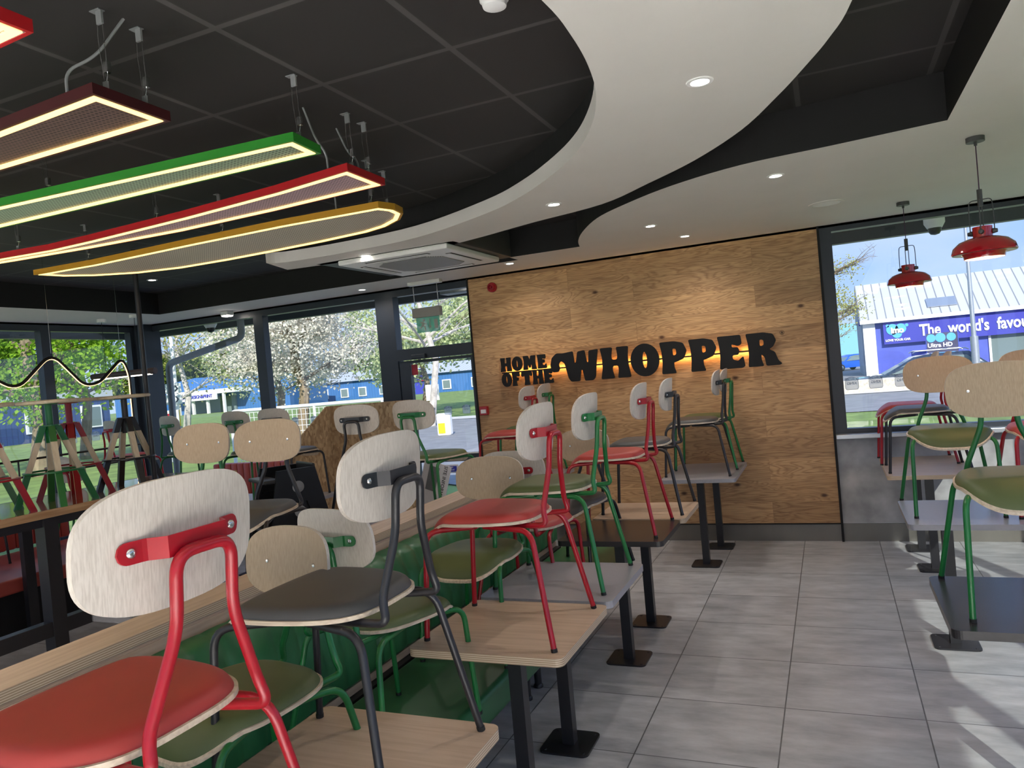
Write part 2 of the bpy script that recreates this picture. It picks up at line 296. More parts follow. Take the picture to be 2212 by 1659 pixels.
def rrect(x0, x1, y0, y1, r, n=5):
    pts = []
    for cx, cy, a in ((x1 - r, y1 - r, 0), (x0 + r, y1 - r, 90), (x0 + r, y0 + r, 180), (x1 - r, y0 + r, 270)):
        for i in range(n + 1):
            t = math.radians(a + 90 * i / n); pts.append((cx + r * math.cos(t), cy + r * math.sin(t)))
    return pts
def prism(bm, pts, z0, z1, f=lambda x, y, z: (x, y, z), mi=0, mside=None):
    a = [bm.verts.new(f(x, y, z0)) for x, y in pts]; b = [bm.verts.new(f(x, y, z1)) for x, y in pts]
    n = len(pts)
    for i in range(n):
        bm.faces.new((a[i], a[(i + 1) % n], b[(i + 1) % n], b[i])).material_index = mi if mside is None else mside
    if n <= 4:
        q1 = bm.faces.new(a[::-1]); q2 = bm.faces.new(b); q1.material_index = q2.material_index = mi
    else:
        for i, j, k in tessellate_polygon([[Vector((x, y, 0)) for x, y in pts]]):
            try:
                bm.faces.new((a[i], a[j], a[k])).material_index = mi; bm.faces.new((b[k], b[j], b[i])).material_index = mi
            except ValueError: pass
    return bm
def fillet(pts, r, n=6):
    P = [Vector(p) for p in pts]; out = [P[0]]
    for i in range(1, len(P) - 1):
        a, b, c = P[i - 1], P[i], P[i + 1]
        u = (a - b); v = (c - b); rr = min(r, u.length * 0.49, v.length * 0.49)
        p0 = b + u.normalized() * rr; p1 = b + v.normalized() * rr
        for k in range(n + 1):
            t = k / n; out.append(p0 * (1 - t) ** 2 + b * 2 * t * (1 - t) + p1 * t * t)
    out.append(P[-1]); return out
def tube(bm, pts, r, sides=10, fr=0.0, mi=0, r2=None, cap=True, n=6):
    P = fillet(pts, fr, n) if fr else [Vector(p) for p in pts]
    up = Vector((0, 0, 1)); prev = None; rings = []; L = len(P)
    for i, p in enumerate(P):
        d = (P[min(i + 1, L - 1)] - P[max(i - 1, 0)]).normalized()
        if prev is None:
            h = up if abs(d.dot(up)) < 0.9 else Vector((1, 0, 0)); x = d.cross(h).normalized()
        else: x = (prev - d * prev.dot(d)).normalized()
        prev = x; y = d.cross(x); rad = r if r2 is None else r + (r2 - r) * i / (L - 1)
        rings.append([bm.verts.new(p + (x * math.cos(2 * PI * k / sides) + y * math.sin(2 * PI * k / sides)) * rad) for k in range(sides)])
    for a, b in zip(rings, rings[1:]):
        for k in range(sides): bm.faces.new((a[k], a[(k + 1) % sides], b[(k + 1) % sides], b[k])).material_index = mi
    if cap: bm.faces.new(rings[0][::-1]).material_index = mi; bm.faces.new(rings[-1]).material_index = mi
    return bm
def lathe(bm, prof, n=24, c=(0, 0, 0), mi=0, M=None, closed=False):
    rings = []
    for r, z in prof:
        if r < 1e-6: q = [bm.verts.new(Vector((0, 0, z)))]
        else: q = [bm.verts.new(Vector((r * math.cos(2 * PI * k / n), r * math.sin(2 * PI * k / n), z))) for k in range(n)]
        for v in q:
            if M: v.co = M @ v.co
            v.co += Vector(c)
        rings.append(q)
    for a, b in zip(rings, rings[1:]):
        for k in range(n):
            k2 = (k + 1) % n
            if len(a) == 1 and len(b) == 1: continue
            if len(a) == 1: f = bm.faces.new((a[0], b[k2], b[k]))
            elif len(b) == 1: f = bm.faces.new((a[k], a[k2], b[0]))
            else: f = bm.faces.new((a[k], a[k2], b[k2], b[k]))
            f.material_index = mi
    return bm
def slab(bm, out, ftop, fbot, rings=6, mi=0):
    """solid pad: outline in plan, ftop/fbot(x,y,s) -> 3d point, s = 0 centre .. 1 rim"""
    n = len(out); T = []; B = []
    cx = sum(p[0] for p in out) / n; cy = sum(p[1] for p in out) / n
    for k in range(1, rings + 1):
        s = math.sin(PI / 2 * k / rings)
        T.append([bm.verts.new(ftop(cx + (x - cx) * s, cy + (y - cy) * s, s)) for x, y in out])
        B.append([bm.verts.new(fbot(cx + (x - cx) * s, cy + (y - cy) * s, s)) for x, y in out])
    ct = bm.verts.new(ftop(cx, cy, 0)); cb = bm.verts.new(fbot(cx, cy, 0))
    for i in range(n):
        j = (i + 1) % n
        bm.faces.new((ct, T[0][i], T[0][j])); bm.faces.new((cb, B[0][j], B[0][i]))
        for a, b in zip(T, T[1:]): bm.faces.new((a[i], b[i], b[j], a[j]))
        for a, b in zip(B, B[1:]): bm.faces.new((a[j], b[j], b[i], a[i]))
        bm.faces.new((T[-1][i], B[-1][i], B[-1][j], T[-1][j]))
    return bm
def superell(a, b, e, n=48, cx=0, cy=0):
    p = []
    for i in range(n):
        t = 2 * PI * i / n; c, s = math.cos(t), math.sin(t)
        p.append((cx + a * math.copysign(abs(c) ** (2 / e), c), cy + b * math.copysign(abs(s) ** (2 / e), s)))
    return p
def copy_tree(o, parent=None):
    c = o.copy(); COL.objects.link(c)
    if parent: c.parent = parent
    for ch in list(o.children): copy_tree(ch, c)
    return c
def text_bm(s, size, M, ext=0.002, spacing=1.0, bold=0.0, align='CENTER', shear=0.0):
    cu = bpy.data.curves.new('t', 'FONT'); cu.body = s; cu.size = size; cu.extrude = ext; cu.align_x = align; cu.align_y = 'CENTER'
    cu.space_character = spacing; cu.offset = bold; cu.shear = shear; cu.resolution_u = 3
    o = bpy.data.objects.new('t', cu); COL.objects.link(o)
    dg = bpy.context.evaluated_depsgraph_get(); dg.update()
    me = bpy.data.meshes.new_from_object(o.evaluated_get(dg)); bpy.data.objects.remove(o); bpy.data.curves.remove(cu)
    bm = nb(); bm.from_mesh(me); bpy.data.meshes.remove(me)
    bm.transform(M); return bm
def facing(x, y, z, ang=0.0):
    """text lying in a vertical plane read from -Y (ang 0); ang rotates about z"""
    return Matrix.Translation((x, y, z)) @ Matrix.Rotation(ang, 4, 'Z') @ Matrix.Rotation(PI / 2, 4, 'X')

# ================================================================== SETTING
XL, XR, YB, H, HC = -7.8, 2.4, -11.0, 2.76, 3.0
struct('floor', box(nb(), XL - .1, XR + .1, YB - .1, 0.12, -0.06, 0.0), M_floor)
bm = box(nb(), XL - .1, XR + .1, YB - .1, 0.14, HC, HC + .12)
struct('ceiling', bm, M_ceil)
# white lowered border with its curved inner edge
arc3 = [(0.94, -2.865), (0.429, -2.788), (-0.045, -2.726), (-0.469, -2.526), (-0.828, -2.237), (-1.104, -1.944), (-1.348, -1.516), (-1.50, -1.15), (-1.58, -0.861)]
def smooth_path(p, n=5):
    out = []
    for i in range(len(p) - 1):
        a = Vector(p[max(i - 1, 0)]); b = Vector(p[i]); c = Vector(p[i + 1]); d = Vector(p[min(i + 2, len(p) - 1)])
        for k in range(n):
            t = k / n
            out.append(tuple(0.5 * ((2 * b) + (c - a) * t + (2 * a - 5 * b + 4 * c - d) * t * t + (3 * b - a - 3 * c + d) * t ** 3)))
    out.append(tuple(p[-1])); return out
poly = [(XR, YB), (XR, 0.0), (XL, 0.0), (XL, YB), (-6.72, YB), (-6.72, -0.68), (-2.24, -0.66), (-2.24, -0.87), (-1.58, -0.861)] + smooth_path(arc3)[::-1][1:] + [(0.94, YB)]
struct('ceiling_white_border', prism(nb(), poly, H, HC, mi=0, mside=1), [M_white, M_blackp])
arcA = smooth_path([(-3.69, -2.37), (-3.563, -2.275), (-3.04, -2.25), (-2.34, -2.336), (-1.63, -2.68), (-1.255, -2.968), (-0.928, -3.318), (-0.698, -3.634), (-0.524, -3.98), (-0.42, -4.285), (-0.367, -4.558), (-0.343, -4.819), (-0.343, -5.073), (-0.40, -5.6), (-0.62, -6.3), (-1.05, -7.1), (-1.7, -7.9), (-2.5, -8.5)])
arcB = smooth_path([(-3.81, -1.97), (-3.2, -1.88), (-2.67, -1.781), (-2.1, -1.93), (-1.512, -2.161), (-0.951, -2.357), (-0.573, -2.69), (-0.252, -3.014), (0.025, -3.399), (0.212, -3.79), (0.326, -4.069), (0.406, -4.288), (0.47, -4.544), (0.55, -5.2), (0.50, -6.1), (0.25, -7.0), (-0.3, -8.0), (-1.4, -9.2)])
band = arcA + arcB[::-1]
struct('ceiling_curved_raft', prism(nb(), band, H, H + .085), M_white)
def inset(path, d):
    out = []
    for i, p in enumerate(path):
        a = Vector(path[max(i - 1, 0)]); b = Vector(path[min(i + 1, len(path) - 1)]); t = (b - a).normalized(); out.append((p[0] + t.y * d, p[1] - t.x * d))
    return out
ia = inset(arcA[3:], -0.05); ib = inset(arcB[3:], 0.004)
struct('ceiling_raft_upstand', prism(nb(), ia + ib[::-1], H + .085, HC), M_blackp)
# outer walls above the glazing
for nm, b in (('wall_back_header', (XL - .1, XR + .1, 0.0, 0.12, H - .02, HC + .1)), ('wall_left_header', (XL - .1, XL, YB, 0.0, H - .02, HC + .1)),
              ('wall_right_header', (XR, XR + .1, YB, 0.12, H - .02, HC + .1)), ('wall_rear_header', (XL - .1, XR + .1, YB - .1, YB, H - .02, HC + .1))):
    struct(nm, box(nb(), *b), M_white)
# oak clad wall
struct('wall_back_oak', box(nb(), -3.09, 0.305, 0.0, 0.12, 0.157, H), M_plank)
struct('wall_back_lower', box(nb(), 0.325, XR, 0.01, 0.12, 0.157, 0.90), M_conc)
struct('wall_right_lower', box(nb(), XR, XR + .1, YB, 0.12, 0.0, 0.90), M_conc)
struct('baseboard_back', box(nb(), -3.09, XR, 0.012, 0.12, 0.0, 0.155), M_skirt)
struct('trim_1', box(nb(), 0.305, 0.325, -0.014, 0.12, 0.0, H), M_blackp)
struct('trim_2', box(nb(), -3.105, -3.09, -0.014, 0.12, 0.0, H), M_blackp)
struct('trim_3', box(nb(), -3.09, 0.305, -0.008, 0.012, 0.153, 0.163), M_blackp)
# --- windows: frames and panes
def pane(parent, a, b, z0, z1, axis, c, name='glass'):
    bm = nb()
    P = [(a, c, z0), (b, c, z0), (b, c, z1), (a, c, z1)] if axis == 'Y' else [(c, a, z0), (c, b, z0), (c, b, z1), (c, a, z1)]
    bm.faces.new([bm.verts.new(p) for p in P]); return obj(name, bm, M_glass, parent)
def glazed(name, lo, hi, z0, z1, axis, c, mull, fw=0.055, depth=0.1, head=0.09, foot=0.06, gl=0.05):
    def bx(bm, a, b, q0, q1):
        return box(bm, a, b, c, c + depth, q0, q1) if axis == 'Y' else box(bm, c, c + depth, a, b, q0, q1)
    bm = nb(); bx(bm, lo, hi, z1 - head, z1); bx(bm, lo, hi, z0, z0 + foot); bx(bm, lo, lo + fw, z0 + foot, z1 - head); bx(bm, hi - fw, hi, z0 + foot, z1 - head)
    fr = struct(name, bm, M_frame)
    prev = lo + fw
    for (m0, m1) in mull + [(hi - fw, hi)]:
        if m1 < hi - 1e-6: obj('mullion', bx(nb(), m0, m1, z0 + foot, z1 - head), M_frame, fr)
        pane(fr, prev, m0, z0 + foot, z1 - head, axis, c + gl); prev = m1
    return fr
W1 = glazed('window_1', -7.72, -4.18, 0.0, H, 'Y', 0.0, [(-5.97, -5.83)], fw=0.07)
W1['label'] = 'tall dark framed window of two panes facing the blossom trees, left of the glass door'
obj('corner_post', box(nb(), -7.9, -7.62, -0.12, 0.12, 0, H), M_frame, W1)
# door with fan light
bm = nb(); box(bm, -4.18, -4.02, 0.0, 0.12, 0, H); box(bm, -4.02, -3.105, 0.0, 0.10, 1.97, 2.09); box(bm, -4.02, -3.105, 0.0, 0.10, 2.67, H)
D1 = struct('door_1', bm, M_frame)
pane(D1, -4.02, -3.105, 2.09, 2.67, 'Y', 0.05)
bm = nb(); box(bm, -4.01, -3.88, 0.01, 0.07, 0.02, 1.96); box(bm, -3.14, -3.11, 0.01, 0.07, 0.02, 1.96); box(bm, -3.88, -3.14, 0.01, 0.07, 1.93, 1.96); box(bm, -3.88, -3.14, 0.01, 0.07, 0.84, 0.92); box(bm, -3.88, -3.14, 0.01, 0.07, 0.02, 0.12)
leaf = obj('door_leaf', bm, M_frame, D1); pane(leaf, -3.88, -3.14, 0.92, 1.93, 'Y', 0.04); pane(leaf, -3.88, -3.14, 0.12, 0.84, 'Y', 0.04)
obj('weather_strip', box(nb(), -3.88, -3.14, -0.005, 0.01, 0.92, 0.935), M_plastic, leaf)
obj('door_closer', bbox(-3.83, -3.66, -0.04, 0.0, 1.975, 2.02, .006), M_frame, D1)
# right hand back window
W2 = glazed('window_2', 0.325, XR, 0.945, H, 'Y', 0.0, [], fw=0.095, head=0.06, foot=0.04)
obj('window_sill', bbox(0.325, XR, -0.10, 0.02, 0.905, 0.945, .006), M_alu, W2)
# side glazing
W3 = glazed('window_3', -10.9, -0.12, 0.0, H, 'X', XL - .1, [(-1.36, -1.24), (-3.0, -2.88), (-4.7, -4.58), (-6.4, -6.28), (-8.1, -7.98)], fw=0.06)
W4 = glazed('window_4', -10.9, 0.0, 0.90, H, 'X', XR, [(-1.75, -1.66), (-3.45, -3.36), (-5.2, -5.11), (-6.9, -6.81), (-8.7, -8.61)], fw=0.06)
W5 = glazed('window_5', XL, XR, 0.0, H, 'Y', YB - .1, [(-6.0, -5.9), (-4.0, -3.9), (-2.0, -1.9), (0.0, 0.1)], fw=0.08)
# outside canopy under the eaves
def slats(name, x0, x1, y0, y1, ax):
    bm = nb(); n = 9
    for i in range(n):
        if ax == 'Y': a = y0 + (y1 - y0) * i / n; box(bm, x0, x1, a, a + (y1 - y0) / n - .012, 2.80, 2.82)
        else: a = x0 + (x1 - x0) * i / n; box(bm, a, a + (x1 - x0) / n - .012, y0, y1, 2.80, 2.82)
    box(bm, x0, x1, y0, y1, 2.822, 2.84); return struct(name, bm, M_whitep)
slats('ceiling_canopy_back', -8.8, 3.3, 0.12, 0.85, 'Y')
struct('trim_canopy_back', box(nb(), -8.9, 3.4, 0.85, 0.95, 2.69, 2.98), M_frame)
slats('ceiling_canopy_left', -8.7, -7.9, -11, 0.12, 'X')
struct('trim_canopy_left', box(nb(), -8.9, -8.8, -11, 0.95, 2.69, 2.98), M_frame)

# ------------------------------------------------------------------ ceiling fittings
def downlight(x, y, z, label, power=8, cat='downlight'):
    t = thing('recessed_downlight', label, cat, (x, y, z), 0, 'recessed downlights in the ceiling')
    obj('bezel', lathe(nb(), [(0.034, -0.001), (0.036, -0.005), (0.050, -0.004), (0.052, 0.0), (0.052, 0.004), (0.034, 0.004), (0.034, -0.001)], 24), M_whitep, t, True)
    obj('lamp_lens', lathe(nb(), [(0, -0.0015), (0.034, -0.0015)], 20), M_cool, t)
    if power:
        l = bpy.data.lights.new('downlight_beam', 'SPOT'); l.energy = power; l.spot_size = math.radians(150); l.spot_blend = 0.9; l.shadow_soft_size = 0.035; l.color = (1, 0.90, 0.82)
        lo = bpy.data.objects.new('downlight_beam', l); COL.objects.link(lo); lo.parent = t; lo.location = (0, 0, -0.012)
    return t
DL = [(-0.047, -4.159, H, 'round downlight in the white curved ceiling, largest and nearest of all'), (0.112, -2.305, H, 'round downlight in the white ceiling between the curved recess and the ceiling speaker'),
      (-1.196, -2.597, H, 'round downlight near the left end of the curved white raft, above the far green chairs'), (-0.864, -1.309, H, 'round downlight left of the pair above the oak wall'),
      (-0.73, -0.574, H, 'round downlight right of the pair, closest to the top of the oak wall'), (-2.376, -0.538, H, 'small round downlight between the air conditioning cassette and the oak wall'),
      (-4.214, -0.277, H, 'small round downlight in the white border above the dark window post'), (-3.002, -2.014, H, 'round downlight on the tip of the white raft beside the air conditioning cassette')]
for x, y, z, l in DL: downlight(x, y, z, l)
downlight(-5.961, -1.424, HC, 'round downlight set in the dark tiled ceiling near the left corner')
for (x, y) in ((-5.5, -7.2), (-3.6, -6.6), (-3.0, -9.2), (-6.2, -9.4), (1.5, -8.6), (-5.0, -10.3), (0.3, -9.4), (-1.2, -10.3), (1.5, -10.3)):  # unseen panels added behind the camera as fill for the interior
    t = thing('added_fill_panel', 'unseen square fill light added behind the viewpoint to brighten the room', 'fill light', (x, y, H if x > 1 else HC), 0, 'fill light panels added behind the viewpoint')
    obj('frame', bbox(-.31, .31, -.31, .31, -.02, 0, .004), M_whitep, t); obj('diffuser', box(nb(), -.28, .28, -.28, .28, -.024, -.02), M_tube, t)
    l = bpy.data.lights.new('fill_light', 'AREA'); l.shape = 'SQUARE'; l.size = 0.56; l.energy = 72 if y < -8 else 30; l.spread = math.radians(95); l.color = (1, .92, .84); lo = bpy.data.objects.new('fill_light', l); COL.objects.link(lo); lo.parent = t; lo.location = (0, 0, -.03)
t = thing('surface_downlight', 'square white surface lamp glowing on the white border over the left windows', 'lamp', (-6.208, -0.161, H))
obj('housing', bbox(-.055, .055, -.055, .055, -.05, 0, .008), M_plastic, t); obj('diffuser', bbox(-.045, .045, -.045, .045, -.062, -.05, .004), M_cool, t)
t = thing('ceiling_speaker', 'round white flush ceiling speaker near the red pendant lamps', 'speaker', (0.391, -1.085, H))
obj('rim', lathe(nb(), [(0.098, 0.002), (0.098, -0.006), (0.11, -0.009), (0.125, -0.004), (0.127, 0.002)], 36), M_white, t, True); obj('grille', lathe(nb(), [(0, -0.003), (0.098, -0.003)], 36), M_whitep, t)
t = thing('smoke_detector', 'small white smoke detector on the dark ceiling tiles at the top of the picture', 'detector', (-0.625, -4.735, HC))
obj('base', lathe(nb(), [(0, -0.018), (0.05, -0.018), (0.052, 0), (0, 0)], 28), M_plastic, t, True); obj('sensor_head', lathe(nb(), [(0.046, -0.018), (0.04, -0.04), (0.02, -0.048), (0, -0.048)], 28), M_plastic, t, True)
# air conditioning cassette
t = thing('air_conditioner', 'white four way air conditioning cassette in a dark grey ceiling housing', 'air conditioner', (-2.78, -1.50, H))
obj('housing', bbox(-0.72, 0.56, -0.50, 0.65, 0.0, 0.235, .004), M_dgrey, t)
fas = bbox(-0.50, 0.50, -0.50, 0.50, -0.045, -0.002, .012); fo = obj('fascia', fas, M_plastic, t)
def grille_mat():
    m, tt, b = base('return_grille'); c = N(tt, 'ShaderNodeTexCoord'); s = N(tt, 'ShaderNodeSeparateXYZ'); tt.links.new(c.outputs['Object'], s.inputs[0])
    mu = N(tt, 'ShaderNodeMath', operation='MULTIPLY'); mu.inputs[1].default_value = 70; tt.links.new(s.outputs[1], mu.inputs[0]); fr = N(tt, 'ShaderNodeMath', operation='FRACT'); tt.links.new(mu.outputs[0], fr.inputs[0])
    r = N(tt, 'ShaderNodeValToRGB'); r.color_ramp.interpolation = 'CONSTANT'; r.color_ramp.elements[0].color = (0.12, 0.12, 0.12, 1); r.color_ramp.elements[1].position = 0.45; r.color_ramp.elements[1].color = (0.4, 0.4, 0.39, 1)
    tt.links.new(fr.outputs[0], r.inputs[0]); tt.links.new(r.outputs[0], b.inputs['Base Color']); return m
M_grille = grille_mat()
g = prism(nb(), [(-.20, -.30), (.20, -.30), (.30, -.20), (.30, .20), (.20, .30), (-.20, .30), (-.30, .20), (-.30, -.20)], -0.051, -0.04); obj('return_grille', g, M_grille, fo)
for a in range(4):
    bm = box(nb(), -0.29, 0.29, 0.375, 0.43, -0.0465, -0.044); bmesh.ops.rotate(bm, verts=bm.verts, matrix=Matrix.Rotation(a * PI / 2, 3, 'Z')); sl = obj('air_slot', bm, M_blackp, fo)
    bm = box(nb(), -0.28, 0.28, 0.385, 0.412, -0.0505, -0.047); bmesh.ops.rotate(bm, verts=bm.verts, matrix=Matrix.Rotation(a * PI / 2, 3, 'Z')); obj('louvre', bm, M_plastic, sl)

# --- suspended light panels
def light_panel(name, label, pts, zb, frame, perfm, wires, cables, thick=0.035):
    t = thing('suspended_light_panel', label, 'light panel', (pts[0][0], pts[0][1], zb))
    ox, oy = pts[0]
    P = [(x - ox, y - oy) for x, y in pts]
    n = len(P); area = sum(P[i][0] * P[(i + 1) % n][1] - P[(i + 1) % n][0] * P[i][1] for i in range(n))
    if area < 0: P = P[::-1]
    def ins(d):
        out = []
        for i in range(n):
            a = Vector(P[i - 1]); b = Vector(P[i]); c = Vector(P[(i + 1) % n]); e1 = (b - a).normalized(); e2 = (c - b).normalized()
            n1 = Vector((-e1.y, e1.x)); n2 = Vector((-e2.y, e2.x)); m = (n1 + n2); m = m / max(0.35, m.dot(n1)) if m.length > 1e-6 else n1
            out.append((b.x + m.x * d, b.y + m.y * d))
        return out
    I1 = ins(0.012); I2 = ins(0.018); I3 = ins(0.042)
    bm = nb()
    def wall(A, B, z0, z1):
        for i in range(n):
            j = (i + 1) % n
            bm.faces.new([bm.verts.new((A[i][0], A[i][1], z0)), bm.verts.new((A[j][0], A[j][1], z0)), bm.verts.new((B[j][0], B[j][1], z1)), bm.verts.new((B[i][0], B[i][1], z1))])
    wall(P, P, 0, thick); wall(P, I1, 0, 0); wall(I1, I1, 0, .006); wall(P, I1, thick, thick)
    obj('frame', bm, frame, t)
    bm = nb(); wall(I1, I2, 0.001, 0.001); obj('trim_rim', bm, M_alu, t)
    bm = nb(); wall(I2, I3, -0.002, -0.002); wall(I2, I2, -0.002, 0.01); wall(I3, I3, -0.002, .01); obj('light_strip', bm, M_warm, t)
    prism_b = prism(nb(), I3, 0.004, 0.012); obj('perforated_panel', prism_b, perfm, t)
    obj('back_plate', prism(nb(), I1, thick - .012, thick - .004), M_blackp, t)
    for (wx, wy) in wires:
        bm = nb(); tx, ty = wx - ox, wy - oy; zt = HC - zb
        box(bm, tx - .012, tx + .012, ty - .004, ty + .004, zt - .045, zt); box(bm, tx - .03, tx + .012, ty - .012, ty + .012, zt - .003, zt)
        b = obj('hanger_bracket', bm, M_gplastic, t)
        obj('panel_clip', box(nb(), tx - .010, tx + .010, ty - .003, ty + .003, thick, thick + .035), M_gplastic, t)
        bm = nb(); tube(bm, [(tx - .012, ty, zt - .045), (tx - .016, ty, zt - .09), (tx - .004, ty, thick + .03)], 0.0012, 5, 0.02); tube(bm, [(tx + .01, ty, zt - .045), (tx + .014, ty, thick + .06), (tx + .004, ty, thick + .03)], 0.0012, 5, 0.02)
        box(bm, tx + .004, tx + .022, ty - .008, ty + .008, thick + .06, thick + .095); obj('suspension_wire', bm, M_steel, b)
    for (cx, cy, dx, dy) in cables:
        x0, y0 = cx - ox, cy - oy; x1, y1 = x0 + dx, y0 + dy; zt = HC - zb
        bm = tube(nb(), [(x0, y0, thick), (x0, y0, thick + .08), (x1 * .5 + x0 * .5, y1 * .5 + y0 * .5, (zt + thick) / 2), (x1, y1, zt)], 0.005, 8, 0.08); obj('power_cable', bm, M_gplastic, t)
    return t
light_panel('', 'suspended light panel with bright red frame, mostly cut off at the upper left edge', [(-1.49, -5.77), (-1.49, -5.86), (-4.0, -6.0), (-4.0, -5.62)], 2.70, M_panelred, M_perfr, [], [])
light_panel('', 'wide suspended light panel with dark maroon frame, second from the top left', [(-1.71, -5.43), (-1.72, -5.12), (-4.1, -5.10), (-4.1, -5.28)], 2.70, M_paneldark, M_perfd, [(-1.745, -5.35), (-1.745, -5.2)], [(-1.86, -5.40, 0.13, 0.13)])
light_panel('', 'suspended light panel with green frame and green perforated face', [(-1.53, -4.70), (-1.55, -4.50), (-3.55, -4.53), (-4.5, -4.58), (-4.5, -4.86), (-3.14, -4.80)], 2.70, M_panelgreen, M_perfg, [(-1.58, -4.60), (-3.0, -4.66)], [])
light_panel('', 'suspended light panel with crimson frame, between the green one and the yellow one', [(-1.61, -4.23), (-1.62, -3.90), (-2.34, -3.85), (-3.02, -3.83), (-3.72, -3.87), (-4.3, -3.93), (-4.9, -4.02), (-4.3, -4.06), (-3.9, -4.02), (-3.54, -4.03), (-2.77, -4.08), (-2.09, -4.15)], 2.70, M_panelred, M_perfr, [(-1.66, -4.12), (-1.67, -3.97), (-3.1, -3.95), (-4.2, -4.0)], [(-1.75, -4.18, -0.02, -0.12), (-1.70, -4.0, -0.12, 0.02)])
light_panel('', 'suspended light panel with amber frame and one rounded bulging side, farthest of the row', [(-1.90, -3.53), (-1.86, -3.42), (-1.88, -3.30), (-1.98, -3.17), (-2.14, -3.06), (-2.32, -3.00), (-2.69, -2.96), (-3.09, -2.94), (-3.53, -2.93), (-3.96, -2.95), (-4.30, -3.04), (-4.55, -3.2), (-4.68, -3.36), (-4.72, -3.55), (-4.18, -3.52), (-3.3, -3.55), (-2.56, -3.56)], 2.70, M_orange, M_perfy, [(-2.0, -3.45), (-2.05, -3.2), (-3.1, -3.45), (-4.3, -3.45)], [(-2.2, -3.5, -0.1, 0.1)])

# --- red pendant lamps
def pendant(x, y, label, zs=2.19):
    t = thing('pendant_lamp', label, 'pendant lamp', (x, y, zs), 0.5, 'red enamel pendant lamps')
    obj('canopy', lathe(nb(), [(0, H - zs), (0.045, H - zs), (0.045, H - zs - .026), (0.008, H - zs - .027), (0.008, H - zs - .045), (0, H - zs - .045)], 24), M_dgrey, t, True)
    obj('cord', tube(nb(), [(0, 0, H - zs - .04), (0, 0, 0.27)], 0.0028, 6), pm_cord, t)
    obj('stem', tube(nb(), [(0, 0, 0.29), (0, 0, 0.20)], 0.013, 12), M_dgrey, t, True)
    obj('shade', lathe(nb(), [(0.036, 0.09), (0.047, 0.09), (0.047, 0.035), (0.075, 0.030), (0.115, 0.016), (0.145, -0.012), (0.155, -0.045), (0.152, -0.050), (0.135, -0.045), (0.108, -0.046), (0.098, -0.062), (0.096, -0.078),
                                (0.093, -0.078), (0.085, -0.040), (0.06, 0.005), (0.044, 0.02)], 48), M_lampred, t, True)
    obj('lower_rim', lathe(nb(), [(0.151, -0.0495), (0.109, -0.0455), (0.107, -0.048), (0.15, -0.0515)], 48), M_perl, t, True)
    obj('inner_liner', lathe(nb(), [(0.0915, -0.0775), (0.0835, -0.040), (0.058, 0.004), (0.0, 0.012)], 40), M_perl, t, True)
    obj('bulb', lathe(nb(), [(0, 0.0), (0.02, 0.0), (0.032, -0.02), (0.03, -0.045), (0.0, -0.058)], 20), M_lampin, t, True)
    for k in range(4):
        a = k * PI / 2 + PI / 4; c, s = math.cos(a), math.sin(a)
        bm = tube(nb(), [(0.012 * c, 0.012 * s, 0.235), (0.052 * c, 0.052 * s, 0.235), (0.056 * c, 0.056 * s, 0.18), (0.056 * c, 0.056 * s, 0.06)], 0.0028, 6, 0.03)
        arm = obj('yoke_arm', bm, M_dgrey, t); M = Matrix.Rotation(a, 4, 'Z') @ Matrix.Translation((0.047, 0, 0.06)) @ Matrix.Rotation(PI / 2, 4, 'Y')
        obj('thumb_screw', lathe(nb(), [(0, 0.024), (0.010, 0.022), (0.014, 0.004), (0.014, 0.0), (0, 0)], 14, M=M), M_dgrey, arm, True)
    l = bpy.data.lights.new('pendant_glow', 'POINT'); l.energy = 1.3; l.shadow_soft_size = 0.03; l.color = (1, 0.55, 0.25); lo = bpy.data.objects.new('pendant_glow', l); COL.objects.link(lo); lo.parent = t; lo.location = (0, 0, -0.066)
    return t
pm_cord = pm('violet_cord', (0.05, 0.01, 0.05), 0.6); M_perl = pm('cream_enamel', (0.7, 0.7, 0.6), 0.35)
pendant(1.13, -2.385, 'red enamel pendant lamp with black yoke, the larger one hanging over the right table row')
pendant(0.93, -0.60, 'red enamel pendant lamp with black yoke, the smaller one hanging nearest the back window')
pendant(1.24, -3.62, 'red enamel pendant lamp cut off by the right edge of the picture')

